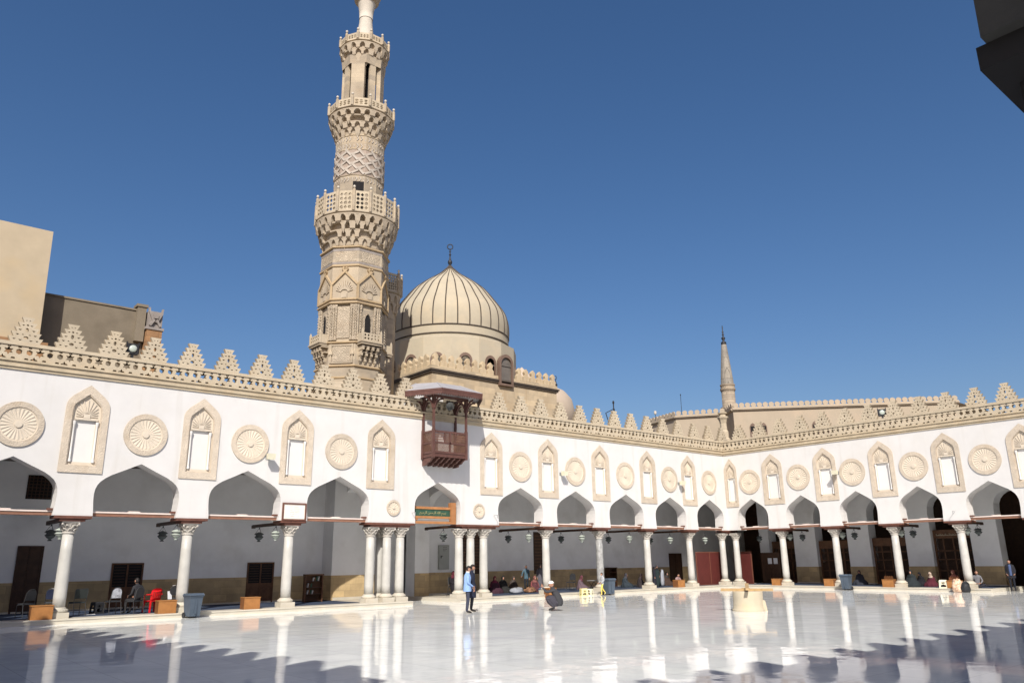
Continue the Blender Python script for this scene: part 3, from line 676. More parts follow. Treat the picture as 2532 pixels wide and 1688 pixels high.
# ------------------------------------------------------------------ wooden balcony on wing A
def balcony():
    T = thing('wooden_balcony', 'maroon wooden balcony with lattice parapet under a grey hipped canopy with jagged fringe', 'balcony', (0, 0, 0))
    x0, x1, y0 = -24.93, -22.97, -0.97
    b = MB(); b.box((x0, y0, 6.84), (x1, 0.0, 6.95)); b.box((x0 - .03, y0 - .03, 6.78), (x1 + .03, -.002, 6.84)); b.build('floor_deck', ['balcony'], T)
    def panel(fn, L):
        """lattice parapet along a run of length L; fn(u, v, w)."""
        fr = MB(); lt = MB()
        def bx(m, u0, u1, w0, w1, v0=-.03, v1=.03): m.hexa([fn(u0, v0, w0), fn(u1, v0, w0), fn(u1, v1, w0), fn(u0, v1, w0), fn(u0, v0, w1), fn(u1, v0, w1), fn(u1, v1, w1), fn(u0, v1, w1)])
        for (w0, w1) in ((6.95, 7.05), (7.42, 7.50), (7.96, 8.05)): bx(fr, 0, L, w0, w1)
        n = 2 if L > 1.2 else 1
        for k in range(n + 1): u = L * k / n; bx(fr, max(0, u - .04), min(L, u + .04), 7.05, 7.96)
        if L > 1.2:
            for u in (L / 3, 2 * L / 3): bx(fr, u - .03, u + .03, 7.5, 7.96)
        cells = [(0.04 + L / n * k, L / n * (k + 1) - .04, 7.05, 7.42, 'd') for k in range(n)]
        if L > 1.2: cells += [(.04, L / 3 - .03, 7.5, 7.96, 'g'), (L / 3 + .03, 2 * L / 3 - .03, 7.5, 7.96, 'd'), (2 * L / 3 + .03, L - .04, 7.5, 7.96, 'g')]
        else: cells += [(.04, L - .04, 7.5, 7.96, 'd')]
        for (a, c, z0, z1, k) in cells:
            if k == 'g':
                for i in range(1, 9): u = a + (c - a) * i / 9; bx(lt, u - .009, u + .009, z0, z1, -.012, .012)
                for i in range(1, 4): w = z0 + (z1 - z0) * i / 4; bx(lt, a, c, w - .016, w + .016, -.015, .015)
            else:
                s = .062; h = z1 - z0; i = -int(h / s)
                while a + i * s < c:
                    for sg in (1, -1):
                        p = [a + i * s, z0]; q = [a + i * s + h, z1]
                        if p[0] < a: p = [a, z0 + a - p[0]]
                        if q[0] > c: q = [c, z1 - (q[0] - c)]
                        if q[0] - p[0] > .02:
                            P_, Q_ = (p, q) if sg > 0 else ([a + c - p[0], p[1]], [a + c - q[0], q[1]])
                            lt.bar(fn(P_[0], .004 * sg, P_[1]), fn(Q_[0], .004 * sg, Q_[1]), .02, .012)
                    i += 1
        o = fr.build('parapet_panel', ['balcony'], T); lt.build('lattice', ['balcony_light'], o)
    panel(lambda u, v, w: (x0 + u, y0 + v, w), x1 - x0)
    panel(lambda u, v, w: (x0 + v, y0 + u, w), -y0)
    panel(lambda u, v, w: (x1 + v, y0 + u, w), -y0)
    for (x, y) in ((x0, y0), (x1, y0), (x0, -.07), (x1, -.07)):
        b = MB(); s = .065
        b.box((x - s, y - s, 6.72), (x + s, y + s, 8.12)); b.box((x - s * .75, y - s * .75, 8.12), (x + s * .75, y + s * .75, 9.15)); b.box((x - s * 1.2, y - s * 1.2, 9.1), (x + s * 1.2, y + s * 1.2, 9.72))
        o = b.build('post', ['balcony'], T)
        for (dx, dy) in ((1 if x == x0 else -1, 0), (-1 if x == x0 else 1, 0), (0, -1), (0, 1)):     # curved braces
            if y > -.5 and dy == 1: continue
            b = MB(); pr = []
            for t in range(7):
                a = pi / 2 * t / 6; pr.append((x + dx * (.07 + .50 * (1 - cos(a))), y + dy * (.07 + .50 * (1 - cos(a))), 9.12 + .52 * sin(a)))
            for p, q in zip(pr, pr[1:]): b.bar(p, q, .05, .09)
            b.build('brace', ['balcony'], o)
    for k in range(7):     # corbels under the deck
        x = x0 + .06 + (x1 - x0 - .12) * k / 6; b = MB()
        pr = [(-.0, 6.78), (y0 + .02, 6.78), (y0 + .02, 6.70), (y0 + .16, 6.66), (y0 + .30, 6.55), (-.45, 6.52), (-.40, 6.42), (-.12, 6.40), (0, 6.40)]
        b.plate([(p[0], p[1]) for p in pr][::-1], [], x - .045, x + .045, fn=lambda u, v, w: (v, u, w)); b.build('corbel', ['balcony'], T)
    # canopy: trapezoid plan flaring back to the wall
    rim = [(-26.2, .25), (-25.02, -1.8), (-22.58, -1.8), (-21.3, .25)]
    top = [(-25.2, .25), (-24.5, -.6), (-23.1, -.6), (-22.3, .25)]
    b = MB(); z0, z1 = 9.98, 10.52
    vs = [(x, y, z0) for x, y in rim] + [(x, y, z1) for x, y in top]
    b.add(vs, [(0, 1, 5, 4), (1, 2, 6, 5), (2, 3, 7, 6), (4, 5, 6, 7)]); b.add([(x, y, z0 - .02) for x, y in rim], [(3, 2, 1, 0)])
    o = b.build('canopy_roof', ['roofgrey'], T)
    b = MB()
    for p, q in ((0, 4), (1, 5), (2, 6), (3, 7)): b.tube([vs[p], vs[q]], .025, 6)
    for k in range(1, 4):
        t = k / 4; b.tube([Vector(vs[1]).lerp(Vector(vs[2]), t), Vector(vs[5]).lerp(Vector(vs[6]), t)], .012, 5)
    b.build('roof_seams', ['roofgrey'], o)
    b = MB(); fr = MB()
    for (p, q) in zip(rim, rim[1:]):
        P_, Q_ = Vector((*p, 0)), Vector((*q, 0)); L = (Q_ - P_).length; dr = (Q_ - P_) / L
        b.bar((p[0], p[1], 9.93), (q[0], q[1], 9.93), .05, .10)
        n = int(L / .105)
        for k in range(n):
            s0 = P_ + dr * (L * k / n); s1 = P_ + dr * (L * (k + 1) / n); m = (s0 + s1) / 2
            nrm = Vector((dr.y, -dr.x, 0)) * .012
            pts = [(s0, 9.88), (s1, 9.88), (s1, 9.76), (m, 9.64), (s0, 9.76)]
            A_ = [Vector((c.x, c.y, z)) - nrm for c, z in pts]; B_ = [Vector((c.x, c.y, z)) + nrm for c, z in pts]
            fr.add(A_ + B_, [(4, 3, 2, 1, 0), (5, 6, 7, 8, 9)] + [(i, (i + 1) % 5, 5 + (i + 1) % 5, 5 + i) for i in range(5)])
    o = b.build('eave_board', ['balcony'], T); fr.build('fringe', ['balcony'], o)
    b = MB(); b.box((x0 - .1, y0 - .06, 9.70), (x1 + .1, y0 + .06, 9.80)); b.box((x0 - .06, y0, 9.70), (x0 + .06, .2, 9.80)); b.box((x1 - .06, y0, 9.70), (x1 + .06, .2, 9.80)); b.build('lintel', ['balcony'], T)
balcony()
t = thing('rooftop_hut', 'small white stair hut with a side wall coloured as shade behind the maroon balcony', 'hut')
b = MB(); b.box((-24.6, 1.0, 8.7), (-23.0, 3.0, 10.35)); b.build('wall', ['plaster'], t)
b = MB(); b.box((-22.98, .72, 8.7), (-22.2, 2.6, 10.35)); b.build('side_wall', ['darkwall'], t)  # unlit face of the hut, its shade given by the dark colour
t = thing('loudspeaker', 'grey horn loudspeaker inside the maroon balcony', 'loudspeaker', (-23.55, -.35, 9.42), radians(-25))
b = MB(); b.T = Matrix.Rotation(radians(90), 4, 'X')
b.lathe([(.05, -.18), (.06, -.05), (.10, .05), (.17, .14), (.21, .17), (.20, .172), (.13, .08), (.04, .0)], 20); b.build('horn', ['greymetal'], t, smooth=True, auto=.8)
b = MB(); b.box((-.07, .05, -.07), (.07, .28, .07)); b.box((-.02, .1, .07), (.02, .14, .35)); b.build('driver_housing', ['iron'], t)

M['minaret_relief'] = mat('minaret_bracket_stone', (0.424, 0.356, 0.268), 0.85, 0.14, 1.6, 0.25, 30, 0.2, stain=((0.33, 0.25, 0.17), 1.6, 0.6))
# ------------------------------------------------------------------ great minaret
MX, MY = -24.73, 8.0
def octo(r, n=8, ph=None): return [(r * cos(2 * pi * k / n + (pi / n if ph is None else ph)), r * sin(2 * pi * k / n + (pi / n if ph is None else ph))) for k in range(n)]
def prism(b, r0, z0, r1, z1, n=8, mi=None, cap=False):
    p = octo(r0 / cos(pi / n), n); q = octo(r1 / cos(pi / n), n)
    b.add([(x, y, z0) for x, y in p] + [(x, y, z1) for x, y in q], [(k, (k + 1) % n, n + (k + 1) % n, n + k) for k in range(n)] + ([tuple(range(n))[::-1], tuple(range(n, 2 * n))] if cap else []), mi)
def ringband(b, r, z0, z1, out=.06, n=8, mi=None):
    prism(b, r, z0 - .001, r + out, z0 + (z1 - z0) * .35, n, mi); prism(b, r + out, z0 + (z1 - z0) * .35, r + out, z1 - .02, n, mi); prism(b, r + out, z1 - .02, r - .02, z1, n, mi)
def facefn(r, k, n=8):
    a = 2 * pi * k / n + (0 if n != 8 else 0); nx, ny = cos(a), sin(a); tx, ty = -sin(a), cos(a)
    return lambda u, h, w: (nx * (r + h) + tx * u, ny * (r + h) + ty * u, w)
def facebox(b, fn, u0, u1, w0, w1, h0=-.02, h1=.05, mi=None):
    b.hexa([fn(u0, h1, w0), fn(u1, h1, w0), fn(u1, h0, w0), fn(u0, h0, w0), fn(u0, h1, w1), fn(u1, h1, w1), fn(u1, h0, w1), fn(u0, h0, w1)], mi)
def facebar(b, fn, p, q, w, h0=-.01, h1=.06, mi=None):
    d = Vector((q[0] - p[0], q[1] - p[1])); d.normalize(); s = Vector((-d.y, d.x)) * (w / 2)
    c = [(p[0] - s.x, p[1] - s.y), (q[0] - s.x, q[1] - s.y), (q[0] + s.x, q[1] + s.y), (p[0] + s.x, p[1] + s.y)]
    b.hexa([fn(u, h0, z) for u, z in c] + [fn(u, h1, z) for u, z in c], mi)
def muqarnas(T, r0, r1, z0, z1, tiers, n, mname='muqarnas'):
    """Stalactite corbelling: rows of niches; each row steps out over the one below, its brackets ending in hanging points."""
    b = MB(); prism(b, r0 * .97, z0, r0 + (r1 - r0) * .42, z1, 16); rnd = random.Random(n * 7 + tiers)
    for t in range(tiers):
        za = z0 + (z1 - z0) * t / tiers; zb = z0 + (z1 - z0) * (t + 1) / tiers; hgt = zb - za
        ra = r0 + (r1 - r0) * t / tiers; rb = r0 + (r1 - r0) * (t + 1) / tiers
        for k in range(n):
            a = 2 * pi * (k + .5 * (t % 2)) / n; w = 2 * pi * rb / n; dx, dy = cos(a), sin(a)
            def P(u, r, z): return (dx * r - dy * u, dy * r + dx * u, z)
            wt = w * .5 * rnd.uniform(.8, 1.0); wm = w * rnd.uniform(.13, .3); drop = hgt * rnd.choice((.1, .2, .5, .6))
            if t < tiers - 1 and rnd.random() < .16: continue
            zc = zb - hgt * .16; ri = ra - .22
            # springing of the little arches: wide at the top, narrow in the middle
            b.hexa([P(-wm, ri, za + hgt * .42), P(-wm, ra + (rb - ra) * .75, za + hgt * .42), P(wm, ra + (rb - ra) * .75, za + hgt * .42), P(wm, ri, za + hgt * .42),
                    P(-wt * .86, ri, zc), P(-wt * .86, rb - .01, zc), P(wt * .86, rb - .01, zc), P(wt * .86, ri, zc)])
            # bracket and hanging point
            b.hexa([P(-wm, ri, za), P(-wm, ra + (rb - ra) * .55, za), P(wm, ra + (rb - ra) * .55, za), P(wm, ri, za),
                    P(-wm, ri, za + hgt * .42), P(-wm, ra + (rb - ra) * .75, za + hgt * .42), P(wm, ra + (rb - ra) * .75, za + hgt * .42), P(wm, ri, za + hgt * .42)])
            b.hexa([P(-wm * .15, ra - .06, za - drop), P(-wm * .15, ra + .0, za - drop), P(wm * .15, ra + .0, za - drop), P(wm * .15, ra - .06, za - drop),
                    P(-wm, ri + .05, za), P(-wm, ra + (rb - ra) * .55, za), P(wm, ra + (rb - ra) * .55, za), P(wm, ri + .05, za)])
        prism(b, rb - .005, zb - hgt * .17, rb, zb - .002, 32, cap=True)
    return b.build(mname, ['minaret_relief'], T)
def gallery(T, r, z0, z1, n, ball=True):
    """Pierced stone railing: posts with white ball finials, lattice panels between."""
    b = MB(); prism(b, r - .12, z0 - .03, r + .05, z0 + .05, n, cap=True); prism(b, r + .05, z0 + .05, r + .02, z0 + .14, n, cap=True); o = b.build('gallery_floor', ['minaret'], T)
    side = 2 * r * math.tan(pi / n)
    for k in range(n):
        fn = facefn(r, k, n) if n == 8 else facefn(r, k, n)
        b = MB(); hw = side / 2 - .07; H = z1 - z0 - .16
        cellsw = 3 if n > 8 else 4; cellsh = max(3, int(H / (2 * hw / cellsw)))
        holes = []
        for i in range(cellsw):
            for j in range(cellsh):
                cu = -hw + .05 + (2 * hw - .1) * (i + .5) / cellsw; cw = z0 + .2 + (H - .16) * (j + .5) / cellsh
                ru = (2 * hw - .1) / cellsw * .43; rw = (H - .16) / cellsh * .43
                if (i + j + k) % 2: holes.append([(cu - ru, cw), (cu, cw - rw), (cu + ru, cw), (cu, cw + rw)])
                else: holes.append([(cu + ru * cos(pi * q / 3), cw + rw * sin(pi * q / 3)) for q in range(6)])
        b.plate([(-hw, z0 + .14), (hw, z0 + .14), (hw, z1), (-hw, z1)], holes, .0, -.09, fn=lambda u, v, w: fn(u, v, w))
        b.build('rail_panel', ['lace'], T)
        b = MB(); a = 2 * pi * (k + .5) / n; x, y = cos(a) * r / cos(pi / n), sin(a) * r / cos(pi / n)
        b.lathe([(.095, z0 + .1), (.095, z1 + .04), (.07, z1 + .1)], 8, (x, y), ph=a); b.lathe([(.03, z1 + .1), (.035, z1 + .16)], 8, (x, y), caps=False)
        p = b.build('rail_post', ['minaret'], T)
        if ball:
            b = MB(); b.ellipsoid((x, y, z1 + .24), (.085, .085, .1), 10, 6); b.build('ball_finial', ['white_stone'], p, smooth=True)
def minaret():
    T = thing('minaret', 'tall carved stone minaret with three railed galleries beside the ribbed dome', 'minaret', (-25.0, 7.5, .024)); T.scale = (.9875,) * 3
    R1 = 1.86
    b = MB(); b.box((-R1 - .02, -R1 - .02, 0), (R1 + .02, R1 + .02, 10.4))
    # square to octagon, sloped triangles at the corners
    p = [(R1 + .02) * s for s in (-1, 1)]; q = octo(R1 / cos(pi / 8)); sq = [(-1, -1), (1, -1), (1, 1), (-1, 1)]
    prism(b, R1, 10.4, R1, 12.35)
    for sx, sy in sq:
        c = (sx * (R1 + .02), sy * (R1 + .02), 10.4); t = math.tan(pi / 8) * R1
        b.add([c, (sx * R1, sy * t, 12.1), (sx * t, sy * R1, 12.1), (sx * R1, sy * t, 10.4), (sx * t, sy * R1, 10.4)], [(0, 1, 2) if sx * sy < 0 else (0, 2, 1), (0, 3, 1), (0, 2, 4)])
        b.bar(c, (sx * (R1 + .03), sy * t, 12.1), .14); b.bar(c, (sx * t, sy * (R1 + .03), 12.1), .14)
    b.build('base', ['minaret'], T)
    b = MB(); prism(b, R1, 12.3, R1, 14.5); b.build('lower_tier', ['minaret'], T)
    b = MB()
    for z, o_ in ((12.25, .06), (12.95, .09), (14.38, .09), (16.85, .09), (19.22, .07), (20.45, .10)): b = MB(); ringband(b, R1, z, z + .16, o_); b.build('string_course', ['minaret_gold'], T)
    t8 = math.tan(pi / 8) * R1
    for k in range(8):
        fn = facefn(R1, k)
        if k % 2 == 1:     # arabesque panel with roundels
            b = MB(); facebox(b, fn, -.52, .52, 13.28, 14.25, -.02, .03); b.build('carved_panel', ['minaret_carved'], T)
            b = MB()
            for s in (-1, 1):
                facebox(b, fn, s * .62 - .05, s * .62 + .05, 13.2, 14.36, -.02, .06); facebar(b, fn, (s * .62, 13.7), (s * .62, 13.9), .22, -.02, .1)
            facebox(b, fn, -.6, .6, 14.25, 14.33, -.02, .06); facebox(b, fn, -.6, .6, 13.18, 13.26, -.02, .06)
            b.build('panel_moulding', ['minaret'], T)
        else:              # bracketed balcony below the window
            b = MB()
            for i in range(4):
                u = -.48 + .32 * i
                for j in range(3):
                    facebox(b, fn, u - .07, u + .07, 13.32 + .33 * j, 13.58 + .33 * j, -.02, .13 + .15 * j); facebar(b, fn, (u, 13.22 + .33 * j), (u, 13.34 + .33 * j), .07, -.02, .08 + .13 * j)
                for j in range(1, 3): facebox(b, fn, u + .04, u + .28, 13.5 + .33 * j, 13.58 + .33 * j, -.02, .1 + .15 * j)
            facebox(b, fn, -.66, .66, 14.3, 14.42, -.02, .52); facebox(b, fn, -.70, .70, 14.42, 14.5, -.02, .57)
            o = b.build('window_balcony', ['minaret'], T)
            b = MB(); holes = [[(u + .07 * cos(pi * q / 3), w + .07 * sin(pi * q / 3)) for q in range(6)] for u in (-.42, -.21, 0, .21, .42) for w in (14.66, 14.86)]
            b.plate([(-.58, 14.5), (.58, 14.5), (.58, 15.0), (-.58, 15.0)], holes, .5, .44, fn=lambda u, v, w: fn(u, v, w))
            for s in (-1, 1):
                facebox(b, fn, s * .6 - .05, s * .6 + .05, 14.5, 15.1, .42, .53); b.hexa([fn(s * .6 - .05, .42, 15.1), fn(s * .6 + .05, .42, 15.1), fn(s * .6 + .05, .53, 15.1), fn(s * .6 - .05, .53, 15.1)] + [fn(s * .6, .475, 15.3)] * 4)
                facebox(b, fn, s * .6 - .03, s * .6 + .03, 14.5, 15.0, 0, .45)
            b.build('balcony_rail', ['lace'], o)
    # tier of colonnettes and windows
    b = MB(); prism(b, R1 - .1, 14.5, R1 - .1, 16.9); b.build('window_tier', ['minaret'], T)
    for k in range(8):
        fn = facefn(R1 - .1, k)
        if k % 2 == 1:
            b = MB(); facebox(b, fn, -.36, .36, 14.75, 16.72, -.02, .05); b.build('carved_panel', ['minaret_carved'], T)
        else:
            b = MB(); ol = [(-.2, 14.85), (.2, 14.85), (.2, 16.0), (.13, 16.2), (0, 16.36), (-.13, 16.2), (-.2, 16.0)]
            b.plate(ol, [], .012, -.05, fn=lambda u, v, w: fn(u, v, w)); o = b.build('arched_window', ['black'], T)
            b = MB(); ol2 = [(u * 1.6, 14.85 if w < 15 else w + .1) for u, w in ol]; b.plate(ol2, [ol], .07, -.02, fn=lambda u, v, w: fn(u, v, w)); b.build('window_frame', ['minaret_carved'], o)
        us = (.45, .60, .72) if k % 2 == 1 else (.46, .64)
        for s in (-1, 1):
            for i, u in enumerate(us):
                b = MB(); x, y, _ = fn(s * u, .04, 0)
                pr = [(.085, 14.62), (.085, 14.8), (.06, 14.84), (.062, 16.5), (.085, 16.6), (.1, 16.72), (.1, 16.84)]
                b.lathe(pr, 8, (x, y))
                for j in range(9 if i != 1 else 0):    # zigzag bands
                    z = 14.95 + j * .17; f2 = fn
                    facebar(b, f2, (s * u - .06, z), (s * u, z + .09), .03, .085, .12); facebar(b, f2, (s * u, z + .09), (s * u + .06, z), .03, .085, .12)
                b.build('colonnette', ['minaret_carved'], T)
    # interlaced strap tier
    b = MB(); prism(b, R1, 16.9, R1, 20.6); b.build('strap_tier', ['minaret'], T)
    for k in range(8):
        fn = facefn(R1, k)
        b = MB(); z0 = 17.12; tt = t8
        facebar(b, fn, (-tt, z0), (-tt, 18.15), .12, -.02, .09); 
        facebar(b, fn, (-tt, 18.1), (.16, 19.12), .13, -.02, .10); facebar(b, fn, (tt, 18.1), (-.16, 19.12), .13, -.02, .085)
        facebar(b, fn, (-.16, 19.08), (-.05, 19.2), .12, -.02, .1); facebar(b, fn, (.16, 19.08), (.05, 19.2), .12, -.02, .1)
        facebar(b, fn, (-tt * .98, z0 + .05), (tt * .98, z0 + .05), .1, -.02, .08)
        ring = [(.14 * cos(2 * pi * i / 10), 18.98 + .14 * sin(2 * pi * i / 10)) for i in range(10)]
        b.build('strapwork', ['minaret_gold'], T)
        b = MB()
        for i in range(11):     # fan of fluted rays
            a = pi * (.08 + .84 * i / 10); m = .62 if abs(cos(a)) > .6 else .74
            p0 = (.2 * cos(a), 17.62 + .16 * sin(a)); q0 = (m * cos(a) * .82, 17.62 + m * .98 * sin(a))
            facebar(b, fn, p0, q0, .065, -.02, .055)
        facebox(b, fn, -.2, .2, 17.2, 17.56, -.02, .05); facebox(b, fn, -.14, .14, 17.25, 17.5, -.02, .09)
        b.build('fan_relief', ['minaret_relief'], T)
        b = MB(); facebox(b, fn, -.62, .62, 19.60, 20.25, -.02, .015); b.build('inscription_panel', ['minaret_carved'], T)
    b = MB(); prism(b, R1 + .012, 19.44, R1 + .012, 19.56); prism(b, R1 + .012, 20.28, R1 + .012, 20.45); b.build('grey_band', ['minaret_grey'], T)
    muqarnas(T, 1.88, 2.5, 20.68, 22.85, 4, 26); gallery(T, 2.46, 22.88, 24.35, 16)
    # second shaft
    R2 = 1.48; n2 = 12
    b = MB(); prism(b, R2, 22.9, R2, 28.35, n2); b.build('middle_shaft', ['minaret'], T)
    def wrapfn(r): return lambda u, h, w: ((r + h) * cos(u / r), (r + h) * sin(u / r), w)
    wf = wrapfn(R2 + .005); Cc = 2 * pi * R2
    b = MB(); prism(b, R2 + .01, 25.45, R2 + .01, 27.2, n2); b.build('relief_ground', ['minaret_pink'], T)
    b = MB(); nb = 24; du = Cc / nb; rows = 5; dz = 1.62 / rows
    for i in range(nb):
        for j in range(rows):
            u = i * du; z = 25.52 + j * dz
            if (i + j) % 2 == 0: facebar(b, wf, (u - du * .1, z + dz * 1.35), (u + du * .85, z - dz * .05), .15, -.02, .10)
            else: facebar(b, wf, (u + du * .02, z + dz * .12), (u + du * .98, z + dz * .78), .13, -.02, .08)
    b.build('interlace_relief', ['minaret_pale'], T)
    for z, hh in ((25.0, .32), (27.3, .34), (27.85, .3)):
        n = 40; b = MB()
        for i in range(n):
            u = Cc * i / n
            facebar(b, wf, (u, z), (u + .1, z + hh / 2), .05, -.02, .04); facebar(b, wf, (u + .1, z + hh / 2), (u, z + hh), .05, -.02, .04)
        b.build('chevron_band', ['minaret_pale'], T)
    b = MB()
    for z in (25.4, 27.2, 28.2): b = MB(); ringband(b, R2, z, z + .08, .04, n2); b.build('string_course', ['minaret'], T)
    fn = facefn(R2, 7.45, n2); 
    a = radians(-119.0); nx, ny = cos(a), sin(a)
    fd = lambda u, h, w: (nx * (R2 + h) - ny * u, ny * (R2 + h) + nx * u, w)
    b = MB(); facebox(b, fd, -.33, .33, 23.0, 24.98, -.1, .02); b.build('doorway', ['black'], T)
    muqarnas(T, 1.5, 2.05, 28.35, 30.25, 4, 20); gallery(T, 2.02, 30.3, 30.98, 12)
    # open third storey
    b = MB(); R3 = 1.27
    for k in range(8):
        fn = facefn(R3, k); t = math.tan(pi / 8) * R3
        if k % 2 == 1: facebox(b, fn, -.43, .43, 30.3, 34.0, -.30, 0)
        else:
            facebox(b, fn, -.2, .2, 30.3, 34.0, -.22, -.02)
    b.build('open_storey', ['minaret'], T)
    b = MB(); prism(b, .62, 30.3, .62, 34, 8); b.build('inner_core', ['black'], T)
    b = MB(); prism(b, R3, 33.6, R3 + .06, 34.2); b.build('storey_moulding', ['minaret'], T)
    muqarnas(T, 1.22, 1.58, 33.75, 35.3, 3, 16); gallery(T, 1.55, 35.33, 35.92, 12)
    b = MB(); b.lathe([(.85, 35.2), (.76, 35.6), (.62, 36.0), (.50, 36.5), (.44, 37.0), (.43, 37.3)], 20, caps=False)
    b.lathe([(.46, 37.3), (.46, 37.36), (.44, 37.37), (.47, 37.8), (.53, 38.3), (.62, 38.75)], 20, caps=False)
    b.build('neck', ['white_stone'], T, smooth=True)
    b = MB(); b.lathe([(.62, 38.7), (.74, 38.8), (.82, 38.95), (.80, 39.05), (.95, 39.4), (1.0, 39.9), (.9, 40.6), (.55, 41.3), (.2, 41.8), (.05, 42.0)], 24); b.build('bulb', ['minaret'], T, smooth=True)
    b = MB(); b.lathe([(.05, 41.9), (.06, 42.3), (.14, 42.5), (.05, 42.7), (.04, 43.3)], 10); b.build('finial', ['iron'], T, smooth=True)
    # the radii and heights were taken from the rims, which stand nearer than the axis
    tab = [(0, 1.86), (20.6, 1.86), (22.8, 2.48), (24.45, 2.46), (24.6, 1.5), (28.3, 1.5), (30.2, 2.03), (31.0, 2.02), (31.1, 1.27), (33.7, 1.25), (35.3, 1.57), (36.0, 1.55), (36.3, .6), (38, .5), (39, .8), (50, .9)]
    def rz(z, nm):
        if nm in ('rail_post', 'ball_finial', 'rail_panel', 'gallery_floor'): r = 2.46 if z < 26 else (2.02 if z < 32 else 1.55)
        elif nm in ('middle_shaft', 'relief_ground', 'interlace_relief', 'chevron_band', 'doorway') or (nm == 'string_course' and z > 22): r = 1.5
        elif nm in ('open_storey', 'inner_core', 'storey_moulding'): r = 1.27
        else:
            for (a, ra), (c, rc) in zip(tab, tab[1:]):
                if z <= c: r = ra + (rc - ra) * (z - a) / (c - a); break
        return 1.92 + (z - 1.92) * (1 - r / 45.3)
    def walk(o):
        for ch in o.children:
            for v in ch.data.vertices: v.co.z = rz(v.co.z, ch.name.split('.')[0])
            walk(ch)
    walk(T)
minaret()
def stair_minaret():
    # slender companion shaft half hidden behind the great minaret
    T = thing('turret', 'slender stone turret with bracketed top peeping out behind the great minaret', 'turret', (-21.3, 10.3, 0))
    b = MB(); prism(b, .75, 8, .75, 17.0); b.build('shaft', ['minaret'], T)
    muqarnas(T, .75, 1.08, 17.0, 18.6, 3, 12); gallery(T, 1.05, 18.65, 20.0, 8)
    b = MB(); prism(b, .6, 18.6, .6, 19.6, cap=True); b.build('cap', ['minaret'], T)
stair_minaret()

